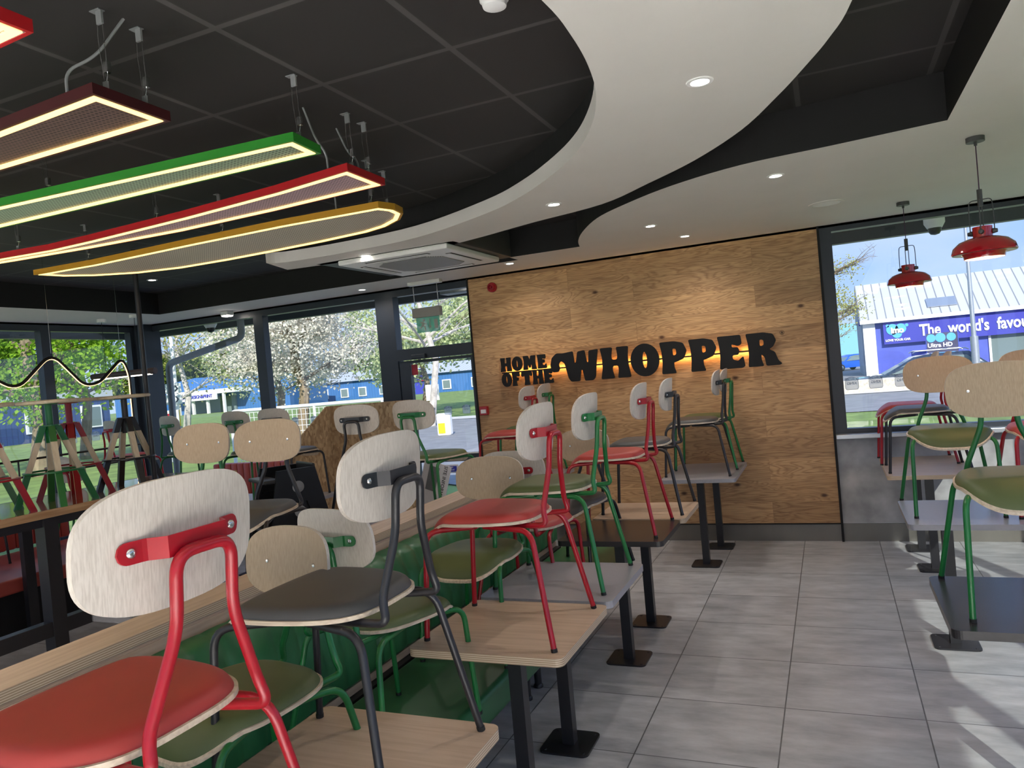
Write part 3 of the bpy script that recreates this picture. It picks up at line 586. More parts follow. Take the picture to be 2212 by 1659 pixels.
# ------------------------------------------------------------------ wall sign, alarm, call point, exit sign
def G(pts, r=0.05): return pts, r
LET = {
 'H': (.90, [[(0, 1), (.38, 1), (.34, .72), (.35, .60), (.51, .60), (.53, .74), (.50, 1), (.87, 1), (.84, .70), (.84, .45), (.90, 0), (.50, 0), (.54, .26), (.53, .40), (.36, .40), (.35, .26), (.40, 0), (-.02, 0), (.05, .35), (.05, .70)]]),
 'P': (.80, [[(0, 1), (.45, 1), (.70, .93), (.80, .68), (.70, .44), (.46, .35), (.40, .34), (.40, .2), (.46, 0), (.02, 0), (.06, .35), (.05, .7)], [(.38, .78), (.49, .76), (.49, .58), (.38, .56)]]),
 'E': (.76, [[(0, 1), (.70, 1), (.72, .72), (.60, .66), (.42, .74), (.42, .64), (.60, .64), (.64, .52), (.60, .40), (.42, .40), (.42, .28), (.58, .22), (.74, .36), (.78, .05), (.70, 0), (.02, 0), (.06, .35), (.05, .7)]]),
 'R': (.96, [[(0, 1), (.50, 1), (.76, .94), (.84, .74), (.74, .55), (.62, .49), (.78, .40), (.86, .14), (.96, .04), (.90, 0), (.52, 0), (.49, .26), (.40, .36), (.40, .2), (.46, 0), (.02, 0), (.06, .35), (.05, .7)], [(.38, .80), (.49, .78), (.49, .62), (.38, .60)]]),
 'M': (1.0, [[(.02, 1), (.40, 1), (.52, .66), (.62, 1), (.98, 1), (.94, .6), (.95, .3), (1.02, 0), (.64, 0), (.66, .3), (.62, .42), (.54, .14), (.46, .14), (.37, .44), (.34, .25), (.36, 0), (-.02, 0), (.06, .3), (.08, .65)]]),
 'F': (.72, [[(0, 1), (.70, 1), (.72, .70), (.60, .66), (.42, .74), (.42, .62), (.58, .62), (.62, .50), (.56, .36), (.42, .38), (.40, .2), (.46, 0), (.02, 0), (.06, .35), (.05, .7)]]),
 'T': (.84, [[(.02, 1), (.82, 1), (.86, .66), (.74, .60), (.62, .74), (.60, .30), (.66, 0), (.20, 0), (.26, .30), (.24, .74), (.12, .60), (-.02, .66)]]),
 'W': (1.42, [[(.02, .96), (.44, 1), (.47, .62), (.53, .62), (.62, .97), (.90, 1), (.96, .60), (1.02, .60), (1.06, .97), (1.42, 1), (1.34, .6), (1.26, .10), (1.16, 0), (.84, 0), (.77, .36), (.72, .36), (.64, .0), (.30, 0), (.20, .12), (.08, .62), (-.06, .72), (-.16, .62), (-.12, .46), (-.2, .36), (-.42, .36), (-.50, .58), (-.42, .84), (-.22, .98)]]),
}
def letter(parent, ch, x0, z0, w, h, y0, y1):
    adv, loops = LET[ch] if ch in LET else (1.0, None)
    cu = bpy.data.curves.new('l', 'CURVE'); cu.dimensions = '2D'; cu.fill_mode = 'BOTH'; cu.extrude = 0.5
    if ch == 'O': loops = [[(.5 + .5 * math.cos(a), .5 + .52 * math.sin(a)) for a in [2 * PI * k / 40 for k in range(40)]], [(.5 + .08 * math.cos(a), .5 + .26 * math.sin(a)) for a in [2 * PI * k / 24 for k in range(24)]]]
    for lp in loops:
        if ch == 'O': q = [Vector((p[0], p[1], 0)) for p in lp]
        else:
            q = []
            n = len(lp)
            for i in range(n):
                a, b, c = Vector((*lp[i - 1], 0)), Vector((*lp[i], 0)), Vector((*lp[(i + 1) % n], 0)); u, v = a - b, c - b
                rr = min(.055, u.length * .45, v.length * .45); p0 = b + u.normalized() * rr; p1 = b + v.normalized() * rr
                for k in range(5): tt = k / 4; q.append(p0 * (1 - tt) ** 2 + b * 2 * tt * (1 - tt) + p1 * tt * tt)
        sp = cu.splines.new('POLY'); sp.points.add(len(q) - 1); sp.use_cyclic_u = True
        for i, p in enumerate(q): sp.points[i].co = (p.x, p.y, 0, 1)
    o = bpy.data.objects.new('l', cu); COL.objects.link(o); dg = bpy.context.evaluated_depsgraph_get(); dg.update()
    me = bpy.data.meshes.new_from_object(o.evaluated_get(dg)); bpy.data.objects.remove(o); bpy.data.curves.remove(cu)
    bm = nb(); bm.from_mesh(me); bpy.data.meshes.remove(me)
    for v in bm.verts: v.co = Vector((x0 + v.co.x / adv * w, (y0 + y1) / 2 + v.co.z * abs(y1 - y0), z0 + v.co.y * h))
    return obj('letter', bm, M_blackp, parent)
t = thing('wall_sign', 'backlit black letters reading HOME OF THE WHOPPER joined by a bar on the oak wall', 'sign', (0, 0, 0))
y0, y1 = -0.062, -0.045
for ch, xa, xb in (('H', -2.775, -2.655), ('O', -2.648, -2.535), ('M', -2.527, -2.385), ('E', -2.372, -2.275)): letter(t, ch, xa, 1.745, xb - xa, 0.142, y0, y1)
for ch, xa, xb in (('O', -2.775, -2.665), ('F', -2.66, -2.575), ('T', -2.555, -2.44), ('H', -2.435, -2.32), ('E', -2.315, -2.215)): letter(t, ch, xa, 1.592, xb - xa, 0.142, y0, y1)
for ch, xa, xb in (('W', -2.105, -1.735), ('H', -1.715, -1.425), ('O', -1.42, -1.145), ('P', -1.135, -0.885), ('P', -0.865, -0.615), ('E', -0.605, -0.38), ('R', -0.355, -0.06)): letter(t, ch, xa, 1.588, xb - xa, 0.30, y0, y1)
obj('mounting_bar', box(nb(), -2.77, -0.2, -0.048, -0.030, 1.727, 1.741), M_blackp, t)
obj('light_strip', box(nb(), -2.74, -0.22, -0.030, -0.024, 1.729, 1.739), M_glow, t)
bm = text_bm('R', 0.024, facing(-0.045, -0.006, 1.872), 0.002, bold=0.0006); lathe(bm, [(0.0165, 0), (0.019, 0), (0.019, .003), (0.0165, .003), (0.0165, 0)], 24, M=facing(-0.045, -0.006, 1.872)); obj('registered_mark', bm, M_blackp, t)
M = Matrix.Rotation(PI / 2, 4, 'X')
t = thing('alarm_sounder', 'round red fire alarm sounder high on the oak wall near the door', 'alarm', (-2.812, 0, 2.625))
obj('base', lathe(nb(), [(0, 0), (0.05, 0), (0.05, .028), (0.044, .034), (0, .034)], 28, M=M), M_red, t, True)
obj('horn', lathe(nb(), [(0.038, .034), (0.036, .055), (0.024, .055), (0.022, .04), (0.012, .04), (0.010, .058), (0, .058)], 28, M=M), M_red, t, True)
t = thing('fire_call_point', 'small square red fire call point on the oak wall beside the door', 'call point', (-3.022, 0, 1.361))
obj('case', bbox(-.045, .045, -.045, 0, -.045, .045, .005), M_red, t); obj('break_glass', bbox(-.030, .030, -.047, -.044, -.026, .014, .001), M_signw, t)
t = thing('exit_sign', 'hanging grey exit sign box with green running figure panel before the glass door', 'exit sign', (-3.47, -0.24, 0))
obj('ceiling_plate', bbox(-.19, .19, -.035, .035, 2.722, H, .004), M_plastic, t)
obj('lamp_box', bbox(-.165, .165, -.03, .03, 2.385, 2.485, .006), pm('grey_beige_plastic', (0.36, 0.34, 0.31), 0.5), t)
for s in (-.14, .14): obj('chain', tube(nb(), [(s, 0, 2.722), (s, 0, 2.484)], 0.004, 6), M_steel, t)
pn = obj('panel', box(nb(), -.135, .135, -.003, .003, 2.23, 2.385), M_exit, t)
bm = nb()
def fl(bm, pts, z=-.006): prism(bm, pts, -0.007, -0.004, f=lambda x, y, q: (x, q, y))
fl(bm, [(.075, 2.26), (.115, 2.26), (.115, 2.355), (.075, 2.355)])
fl(bm, [(.018, 2.36), (.028, 2.36), (.028, 2.29), (.042, 2.295), (.023, 2.262), (.004, 2.295), (.018, 2.29)])
fl(bm, [(-.045 + .012 * math.cos(a), 2.355 + .012 * math.sin(a)) for a in [2 * PI * k / 12 for k in range(12)]])
fl(bm, [(-.09, 2.338), (-.055, 2.342), (-.035, 2.322), (-.015, 2.315), (-.017, 2.308), (-.04, 2.312), (-.05, 2.303), (-.03, 2.29), (-.03, 2.25), (-.04, 2.25), (-.042, 2.284), (-.066, 2.294), (-.08, 2.275), (-.105, 2.275), (-.105, 2.284), (-.085, 2.286), (-.065, 2.325), (-.088, 2.328)])
obj('pictogram', bm, pm('pictogram_grey', (0.42, 0.44, 0.4), 0.6), pn)
# door stickers and notices
tag(obj('door_sticker', bbox(-3.875, -3.80, 0.030, 0.034, 1.80, 1.915), M_red), 'small red sticker in the upper corner of the glass door', 'sticker')
t = thing('door_notice', 'white framed blue notice reading Keep Closed on the lower door', 'notice', (-3.475, -0.012, 0.765))
obj('board', bbox(-.085, .085, -.004, .008, -.045, .045, .002), M_signw, t); obj('blue_panel', box(nb(), -.068, .068, -.007, -.004, -.03, .03), M_navy, t)
bm = text_bm('Keep\nClosed', 0.028, Matrix.Rotation(PI / 2, 4, 'X') @ Matrix.Translation((0, 0.006, 0.008)), 0.001); obj('lettering', bm, M_signw, t)
t = thing('site_poster', 'tilted white paper headed SITE INFORMATION leaning inside the glass door', 'poster', (-3.60, -0.20, 0.62)); obj('stand', box(nb(), -.15, .15, .006, .02, -.61, -.2), M_gplastic, t); t.rotation_euler = (0, 0.32, 0)
obj('sheet', box(nb(), -.16, .16, -.004, .004, -.25, .25), M_signw, t); obj('grey_block', box(nb(), -.09, .03, -.007, -.004, -.06, .2), M_gplastic, t)
bm = text_bm('SITE INFORMATION', 0.055, Matrix.Translation((0.1, -0.006, 0.0)) @ Matrix.Rotation(PI / 2, 4, 'X') @ Matrix.Rotation(-PI / 2, 4, 'Z'), 0.001); obj('heading', bm, M_blackp, t)
# OSB screen by the door
t = thing('osb_screen', 'tall chipboard screen with one sloping side wing by the glass door', 'screen', (-4.56, -0.55, 0))
obj('front_board', box(nb(), 0.0, 0.97, 0, 0.018, 0, 1.55), M_osb, t)
bm = nb(); prism(bm, [(0.0, 0.0), (0.0, 1.55), (-0.06, 1.55), (-0.78, 1.13), (-0.78, 0)], -0.018, 0.0, f=lambda x, y, z: (z, x, y)); obj('side_wing', bm, M_osb, t)

# ================================================================== FURNITURE
ZT = 0.732; ZB = 0.45
FR = {'red': M_red, 'green': M_green, 'black': M_black}; VI = {'red': M_redv, 'green': M_olive, 'black': M_grey}
def seat_out(a=0.0):
    o = []
    for x, y in superell(0.225 - a, 0.212 - a, 3.6, 64):
        k = 1.0 - 0.14 * max(0, (-x + .02) / .25) - 0.20 * max(0, (x - .06) / .165) ** 1.6; o.append((x + 0.045, y * k))
    return o
def fdrop(x): return -0.068 * max(0.0, (x - 0.155) / 0.115) ** 1.4
def bx_(y, z): return -0.203 + 0.034 * (y / 0.2) ** 2 - 0.10 * (z - 0.76)
def make_chair(kind, label, loc, rz, group):
    fm, vm = FR[kind], VI[kind]
    t = thing('dining_chair', label, 'chair', loc, rz, group)
    o = seat_out()
    sh = obj('seat_shell', slab(nb(), o, lambda x, y, s: (x, y, 0.4445 + fdrop(x)), lambda x, y, s: (x, y, 0.434 + fdrop(x))), M_ply, t, True)
    o2 = seat_out(0.007)
    obj('seat_pad', slab(nb(), o2, lambda x, y, s: (x * (1 - .0) , y, 0.4465 + 0.0235 * (1 - s ** 22) + 0.009 * (1 - s * s) + fdrop(x)), lambda x, y, s: (x, y, 0.444 + fdrop(x)), 16), vm, t, True)
    ob = superell(0.185, 0.107, 3.0, 64)
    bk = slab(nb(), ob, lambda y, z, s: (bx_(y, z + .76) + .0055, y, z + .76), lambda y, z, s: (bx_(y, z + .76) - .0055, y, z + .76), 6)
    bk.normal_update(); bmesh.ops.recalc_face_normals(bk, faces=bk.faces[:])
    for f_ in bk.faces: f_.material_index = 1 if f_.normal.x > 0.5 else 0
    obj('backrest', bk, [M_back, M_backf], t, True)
    for s in (-1, 1):
        lg = obj('leg', tube(nb(), [(0.262, s * .209, 0.006), (0.232, s * .199, 0.415), (0.06, s * .135, 0.420)], 0.0105, 12, 0.055), fm, t, True)
        obj('foot_cap', tube(nb(), [(0.2625, s * .209, 0.0), (0.2618, s * .2088, 0.012)], 0.0118, 12), M_rubber, lg)
        lg = obj('leg', tube(nb(), [(-0.265, s * .240, 0.006), (-0.190, s * .176, 0.413), (0.02, s * .128, 0.420)], 0.0105, 12, 0.055), fm, t, True)
        obj('foot_cap', tube(nb(), [(-0.266, s * .2405, 0.0), (-0.264, s * .239, 0.012)], 0.0118, 12), M_rubber, lg)
    path = []
    for s in (1, -1):
        half = [(0.03, s * .100, 0.420), (-0.10, s * .112, 0.418), (-0.236, s * .128, 0.425), (-0.222, s * .120, 0.475), (-0.238, s * .060, 0.625), (-0.250, s * .060, 0.748)]
        path += half if s == 1 else half[::-1]
    obj('back_frame', tube(nb(), path, 0.0105, 12, 0.038, n=7), fm, t, True)
    obj('under_rail', tube(nb(), [(0.05, -.14, 0.4205), (0.05, .14, 0.4205)], 0.0095, 8), fm, t)
    # bracket strip
    bm = nb(); prof = []
    ns = 36; T = []
    for i in range(ns + 1):
        u_ = i / ns; y = -0.127 + 0.254 * (u_ - 0.09 * math.sin(2 * PI * u_)) ; ay = abs(y)
        e = max(0.0, (ay - 0.110) / 0.017); hh = 0.0175 * math.sqrt(max(0.0, 1 - e * e)) + .0002
        q = min(1, max(0, (ay - 0.062) / 0.018)); xs = -0.2375 * (1 - q) + (-0.214 + .034 * (y / .2) ** 2) * q
        T.append([bm.verts.new((xs + d, y, 0.760 + v)) for d, v in ((-.0018, -hh), (.0018, -hh), (.0018, hh), (-.0018, hh))])
    for a, b in zip(T, T[1:]):
        for k in range(4): bm.faces.new((a[k], a[(k + 1) % 4], b[(k + 1) % 4], b[k]))
    bm.faces.new(T[0][::-1]); bm.faces.new(T[-1])
    br = obj('back_bracket', bm, fm, t)
    for s in (-1, 1):
        Mx = Matrix.Translation((-0.2145 + .0085, s * .105, 0.760)) @ Matrix.Rotation(-PI / 2, 4, 'Y')
        obj('bolt', lathe(nb(), [(0, .0042), (.0025, .0042), (.0028, .0055), (.0055, .0052), (.0078, .0032), (.0084, .0), (0, 0)], 16, M=Mx), M_steel, br, True)
        Mx = Matrix.Translation((-0.1905 + .0025 - .001, s * .105, 0.760)) @ Matrix.Rotation(PI / 2, 4, 'Y')
        obj('bolt', lathe(nb(), [(0, .003), (.003, .003), (.0055, .0035), (.0062, .0), (0, 0)], 14, M=Mx), M_steel, br, True)
    return t
PROTO = {}
def chair(kind, x, y, z, deg, label, group):
    rz = math.radians(deg)
    if kind not in PROTO: PROTO[kind] = make_chair(kind, label, (x, y, z), rz, group); return PROTO[kind]
    c = copy_tree(PROTO[kind]); c.location = (x, y, z); c.rotation_euler = (0, 0, rz); c['label'] = label; c['group'] = group; return c
GT = 'chairs lifted onto the tables'; GB = 'chairs lifted onto the bench seats'
chair('red', -0.900, -6.178, ZT, 180, 'red chair nearest the camera at the lower left, biggest of all', GT)
chair('black', -0.915, -5.498, ZT, 180, 'black framed chair with grey seat on the nearest oak table', GT)
chair('red', -0.905, -4.435, ZT, 180, 'red chair alone on the square oak table in the middle of the row', GT)
chair('green', -0.912, -3.780, ZT, 180, 'green chair on the grey table next behind the middle red chair', GT)
chair('red', -0.910, -2.725, ZT, 180, 'red chair on the black topped table', GT)
chair('black', -0.870, -2.125, ZT, 180, 'black framed chair on the small oak table behind the black table', GT)
chair('black', -0.755, -0.600, ZT, 180, 'black framed chair before the green one on the grey table at the oak wall', GT)
chair('green', -0.735, -0.255, ZT, 180, 'green chair on the grey table, closest to the oak wall', GT)
chair('red', -2.37, -0.86, ZT, 180, 'red chair near the fire call point, under the letters HOME OF THE', GT)
chair('green', -2.42, -0.29, ZT, 181, 'green chair half hidden behind the red one under the letters HOME OF THE', GT)
# right hand row
chair('green', 0.915, -3.915, ZT, -90, 'green chair on the dark topped table at the right edge, facing the camera', GT)
chair('green', 0.905, -2.235, ZT, -90, 'green chair facing the camera on the grey table of the right row', GT)
chair('red', 1.385, -2.27, ZT, -90, 'red chair cut off by the right edge behind the nearest green one', GT)
chair('black', 0.935, -0.72, ZT, 180, 'black framed chair seen from the side on the oak table under the back window', GT)
chair('red', 0.905, -0.29, ZT, 180, 'red chair seen from the side behind the black one under the back window', GT)
# on the green bench
chair('green', -1.25, -5.50, ZB, -101, 'green chair on the green bench behind the big red chair, seat towards us', GB)
chair('green', -1.25, -4.82, ZB, 78, 'green chair on the green bench, back bracket towards us, behind the grey seat', GB)
chair('green', -1.27, -3.92, ZB, -90, 'green chair on the bench below the middle green chair, plain back facing us', GB)
chair('red', -1.26, -3.30, ZB, 90, 'red chair standing on the green bench, mostly hidden behind the oak backed green one', GB)
chair('black', -1.22, -2.62, ZB, -100, 'black framed chair on the far end of the green bench, behind the middle red seats', GB)
# beyond the bench
chair('green', -2.80, -4.23, ZT, -86, 'green legged chair left of the high chair stack, plain brown back to us', GT)
chair('black', -2.27, -4.30, ZT, -80, 'black framed chair with grey seat in front of the stack of black high chairs', GT)
chair('black', -2.83, -2.42, ZT, 92, 'black framed chair before the chipboard screen', GT)
chair('green', -2.38, -2.33, ZT, 82, 'green chair right of the black one, before the chipboard screen and glass door', GT)
chair('green', -4.98, -1.30, ZT, 86, 'green chair by the left of the two window panes, its back against the white railing', GT)
chair('black', -4.42, -1.42, ZT, 88, 'black framed chair rising just behind the brown back by the chipboard', GT)
chair('green', -6.15, -1.00, ZT, 78, 'green chair in front of the dark corner post', GT)
chair('red', -6.95, -1.05, ZT, 75, 'red chair behind the black stool', GT)
chair('green', -6.35, -2.05, ZB, 70, 'green chair low on the red booth behind the black stool, left of the corner post', GB)
chair('red', -5.95, -2.35, ZB, 92, 'red chair low down behind the foot ring of the black stool', GB)
chair('black', -6.6, -3.1, ZB, 95, 'black framed chair seen low between the green and the red stools', GB)
chair('green', -7.0, -3.75, ZB, 90, 'green framed chair at the far left edge behind the dark green stool', GB)
chair('red', -7.2, -3.2, ZT, 80, 'red framed chair whose back shows right of the leftmost stool column', GT)

# ------------------------------------------------------------------ tables
def table(label, x0, x1, y0, y1, mat, posts, group='tables on black posts', th=0.03, z=ZT, plate=0.115):
    cx, cy = (x0 + x1) / 2, (y0 + y1) / 2
    t = thing('dining_table', label, 'table', (cx, cy, 0), 0, group)
    bm = prism(nb(), rrect(x0 - cx, x1 - cx, y0 - cy, y1 - cy, 0.032, 6), z - th, z)
    obj('tabletop', bm, mat, t)
    for px, py in posts:
        p = obj('post', box(nb(), px - cx - .0275, px - cx + .0275, py - cy - .0275, py - cy + .0275, 0.008, z - th), M_black, t)
        bm = prism(nb(), rrect(px - cx - plate, px - cx + plate, py - cy - plate, py - cy + plate, 0.03, 4), 0.0, 0.009)
        for a in (-1, 1):
            for b in (-1, 1): lathe(bm, [(0.008, 0.009), (0.007, 0.0115), (0, 0.0115)], 10, (px - cx + a * (plate - .025), py - cy + b * (plate - .025), 0))
        obj('base_plate', bm, M_black, p)
        obj('top_plate', box(nb(), px - cx - .09, px - cx + .09, py - cy - .09, py - cy + .09, z - th - .006, z - th), M_black, p)
    return t
table('oak table at the lower edge carrying the grey seated chair', -1.215, -0.605, -6.50, -5.215, M_top, [(-0.9, -6.2), (-0.9, -5.5)])
table('square oak table with plywood edge, middle of the row, carrying one red chair', -1.205, -0.592, -4.735, -4.145, M_top, [(-0.9, -4.43)])
table('light grey table touching the oak one, carrying a green chair', -1.205, -0.590, -4.11, -3.50, M_topgrey, [(-0.905, -3.905)])
table('black topped table carrying a red chair', -1.205, -0.590, -3.06, -2.50, M_topblack, [(-0.88, -2.88)])
table('small oak table between the black one and the oak wall', -1.17, -0.57, -2.47, -1.92, M_top, [(-0.888, -2.25)])
table('light grey table at the foot of the oak wall', -1.04, -0.435, -0.97, -0.03, M_topgrey, [(-0.738, -0.81), (-0.70, -0.215)])
table('dark topped table at the right edge of the picture', 0.63, 1.24, -4.27, -3.62, M_topblack, [(0.945, -3.95)])
table('grey table of the right row carrying a green and a red chair', 0.64, 1.72, -2.66, -1.98, M_topgrey, [(0.85, -2.36), (1.5, -2.36)])
table('pale oak table under the back window', 0.645, 1.235, -1.05, -0.05, M_top, [(0.93, -0.83), (0.90, -0.24)])
table('table hidden behind the row, under the red and green chairs by the fire call point', -2.70, -2.08, -1.12, -0.03, M_topgrey, [(-2.4, -0.85), (-2.4, -0.3)])
table('dark topped table behind the bench ledge under the two brown backed chairs', -3.08, -1.99, -4.60, -3.97, M_topblack, [(-2.8, -4.36), (-2.25, -4.36)])
table('table behind the bench ledge before the chipboard screen', -3.12, -2.06, -2.70, -2.10, M_topgrey, [(-2.8, -2.4), (-2.35, -2.4)])
table('pale table at the back windows, left of the chipboard screen', -5.30, -4.12, -1.70, -1.10, M_topgrey, [(-5.0, -1.4), (-4.4, -1.4)])
table('pale table in the corner by the dark corner post', -7.25, -5.85, -1.35, -0.75, M_topgrey, [(-6.9, -1.05), (-6.15, -1.05)])
table('pale table beyond the high table, brightly lit by the window', -7.55, -6.92, -3.60, -2.75, M_topgrey, [(-7.2, -3.2)])

# ------------------------------------------------------------------ green bench with oak ledge
BY0, BY1 = -7.9, -2.02
t = thing('banquette', 'long green upholstered bench with channelled back below an oak ledge', 'bench', (-1.3, -5, 0))
T0 = Vector((-1.3, -5, 0))
def L(x, y, z=0): return (x - T0.x, y - T0.y, z - T0.z)
bm = bbox(-1.56 - T0.x, -1.035 - T0.x, BY0 - T0.y, BY1 - T0.y, 0.315, ZB, .028, 4); obj('seat', bm, M_greenv, t, True)
bm = nb(); n = 0; y = BY0; per = 0.118; grid = []
ys = []
while y < BY1 + 1e-6: ys.append(y); y += per / 8
prof = [(-1.605, .485), (-1.590, .50), (-1.588, .56), (-1.60, .68), (-1.625, .80), (-1.655, .885), (-1.69, .915), (-1.74, .92)]
for yy in ys:
    ph = ((yy - BY0) / per) % 1.0; b = 0.009 * (math.sin(PI * ph) ** 0.6)
    seam = 0.02 if (abs(((yy - BY0) / 1.18) % 1.0) < 0.013) else 0.0
    grid.append([bm.verts.new(L(px + (b - seam) * (1 if k < 6 else .4), yy, pz + (b * .5 if k > 4 else 0))) for k, (px, pz) in enumerate(prof)] + [bm.verts.new(L(-1.76, yy, .485))])
for a, b in zip(grid, grid[1:]):
    m = len(a)
    for k in range(m): bm.faces.new((a[k], a[(k + 1) % m], b[(k + 1) % m], b[k]))
bm.faces.new(grid[0][::-1]); bm.faces.new(grid[-1])
obj('back_cushion', bm, M_greenv, t, True)
obj('dark_gap_strip', box(nb(), *[v for ax in ((-1.70 - T0.x, -1.565 - T0.x), (BY0 - T0.y, BY1 - T0.y), (0.35, 0.445)) for v in ax]), M_blackp, t)  # black strip stands in for the dark gap between seat and back
obj('wood_strip', box(nb(), -1.63 - T0.x, -1.600 - T0.x, BY0 - T0.y, BY1 - T0.y, 0.447, 0.480), M_ledge, t)
obj('frame_panel', box(nb(), -1.92 - T0.x, -1.765 - T0.x, BY0 - T0.y, BY1 - T0.y + .02, 0.0, 0.95), M_ledge, t)
obj('plinth', box(nb(), -1.76 - T0.x, -1.38 - T0.x, BY0 - T0.y, BY1 - T0.y - .05, 0.0, 0.315), M_blackp, t)
for yy in (-6.4, -5.0, -3.51, -3.35, -2.2):
    bm = tube(nb(), [L(-1.273, yy, 0.01), L(-1.273, yy, 0.32)], 0.02, 12); lathe(bm, [(0.026, 0.0), (0.026, 0.012), (0.02, 0.02)], 14, L(-1.273, yy, 0)); obj('leg', bm, M_black, t, True)
M_ledply = wood('ledge_ply', (0.60, 0.47, 0.35), (0.50, 0.37, 0.27), 'Y', 0.6, 0.4, ply=True)
t = tag(obj('ledge', bbox(-1.935, -1.762, BY0, BY1 + .03, 0.962, 1.0, .003), M_ledply), 'long oak ledge board running along the top of the green bench', 'ledge')
obj('ledge_apron', bbox(-1.79, -1.772, BY0, BY1 + .02, 0.915, 0.962, .002), M_ledge, t)
# red booths
def booth(label, x0, x1, y0, y1, side, hb=0.86):
    t = thing('booth_seat', label, 'booth', ((x0 + x1) / 2, (y0 + y1) / 2, 0)); cx, cy = (x0 + x1) / 2, (y0 + y1) / 2
    X0, X1, Y0, Y1 = x0 - cx, x1 - cx, y0 - cy, y1 - cy
    obj('seat', bbox(X0, X1, Y0, Y1, 0.33, 0.449, .02, 3), M_boothred, t, True)
    obj('base', box(nb(), X0 + .05, X1 - .05, Y0 + .05, Y1 - .05, 0.0, 0.33), M_blackp, t)
    bm = nb()
    if side == 'Y':
        n = int((x1 - x0) / .09)
        for i in range(n):
            a = X0 + (X1 - X0) * i / n; b = X0 + (X1 - X0) * (i + 1) / n
            q = bbox(a, b, Y1 + .002, Y1 + .12, 0.47, hb, .02, 2); me = bpy.data.meshes.new('q'); q.to_mesh(me); q.free(); bm.from_mesh(me); bpy.data.meshes.remove(me)
    else:
        n = int((y1 - y0) / .09)
        for i in range(n):
            a = Y0 + (Y1 - Y0) * i / n; b = Y0 + (Y1 - Y0) * (i + 1) / n; s = (X0 - .12, X0 - .002) if side == '-X' else (X1 + .002, X1 + .12)
            q = bbox(s[0], s[1], a, b, 0.47, hb, .02, 2); me = bpy.data.meshes.new('q'); q.to_mesh(me); q.free(); bm.from_mesh(me); bpy.data.meshes.remove(me)
    obj('back_cushion', bm, M_boothred, t, True); return t
booth('red ribbed booth seat behind the legs of the high table', -6.95, -5.74, -4.6, -1.85, '-X')
booth('red ribbed booth back visible beneath the brown backed green legged chair, by the corner', -6.6, -4.1, -0.55, -0.22, 'Y', 0.95)
# stack of black plastic high chairs
t = thing('high_chair_stack_base', 'lowest black plastic high chair of the nested stack beside the chipboard screen', 'high chair', (0, 0, 0), 0, 'nested black plastic high chairs')
t.name = 'high_chair'
def make_high(t):
    for s in (-1, 1):
        bm = nb(); prism(bm, [(-.27, 0), (-.20, 0), (-.05, .50), (.05, .50), (.20, 0), (.27, 0), (.13, .72), (-.13, .72)], -.012, .012, f=lambda x, y, z, s=s: (s * .235 - s * .06 * y / .72 + z, x, y)); bmesh.ops.solidify(bm, geom=bm.faces[:], thickness=0.0)
        sd_ = obj('side_frame', bm, M_bplastic, t)
        for zz, oy in ((.60, 0.0), (.32, .15), (.32, -.15)):
            Mx = Matrix.Translation((s * .235 - s * .06 * zz / .72 + s * .014, oy, zz)) @ Matrix.Rotation(s * PI / 2, 4, 'Y'); obj('round_pad', lathe(nb(), [(0, .004), (.034, .004), (.04, 0), (0, 0)], 20, M=Mx), M_gplastic, sd_, True)
    obj('seat', bbox(-.17, .17, -.14, .14, .46, .485, .01), M_bplastic, t)
    obj('backrest', bbox(-.17, .17, .12, .14, .485, .74, .01), M_bplastic, t)
    obj('tray', bbox(-.18, .18, -.22, -.10, .64, .665, .01), M_bplastic, t)
    for zz in (.16,): obj('footrest', bbox(-.20, .20, -.2, -.14, zz, zz + .025, .006), M_bplastic, t)
make_high(t); HB = Vector((-3.16, -2.98, 0)); t.location = HB; t.rotation_euler = (0, 0, math.radians(-32))
for i, l in enumerate(('second black plastic high chair from the floor in the nested stack', 'third black plastic high chair from the floor in the nested stack', 'topmost black plastic high chair of the nested stack')):
    c = copy_tree(t); c.location = HB + Vector((0, 0, 0.165 * (i + 1))); c['label'] = l; c.rotation_euler = (0, 0, math.radians(-32))

# ------------------------------------------------------------------ high table, stools, railing
HZ = 1.08
t = thing('high_table', 'long high oak table on black steel legs with stools standing on it', 'table', (-5.05, -3.8, 0)); cx, cy = -5.05, -3.8
obj('tabletop', bbox(-5.49 - cx, -4.60 - cx, -6.0 - cy, -1.93 - cy, HZ - .055, HZ, .004), M_topY, t)
for lx in (-4.68, -5.38):
    for ly in ((-5.6, -3.66, -2.15) if lx > -5 else (-5.6, -2.15)): obj('leg', box(nb(), lx - cx - .05, lx - cx + .05, ly - cy - .05, ly - cy + .05, 0, HZ - .055), M_black, t)
for lx in (-4.68,): obj('foot_rail', bbox(lx - cx - .04, lx - cx + .04, -5.6 - cy, -2.15 - cy, 0.22, 0.32, .004), M_black, t)
for lx in (-4.68, -5.38): obj('top_rail', box(nb(), lx - cx - .03, lx - cx + .03, -5.6 - cy, -2.15 - cy, HZ - .115, HZ - .055), M_black, t)
tag(obj('ceiling_pole', tube(nb(), [(-4.82, -2.62, HZ), (-4.82, -2.62, HC)], 0.02, 14), M_black, None, True), 'thin black pole from the dark ceiling down to the high table', 'pole')
t = thing('divider_railing', 'black steel divider with two thin rails behind the high table', 'railing', (-5.68, -3.9, 0))
obj('beam', bbox(-.03, .03, -2.1, 2.05, .98, 1.06, .003), M_black, t)
for zz in (1.24, 1.375): obj('rail', tube(nb(), [(0, -2.1, zz), (0, 2.0, zz), (0, 2.04, zz - .1), (0, 2.04, 1.06)], 0.009, 8, .05), M_black, t, True)
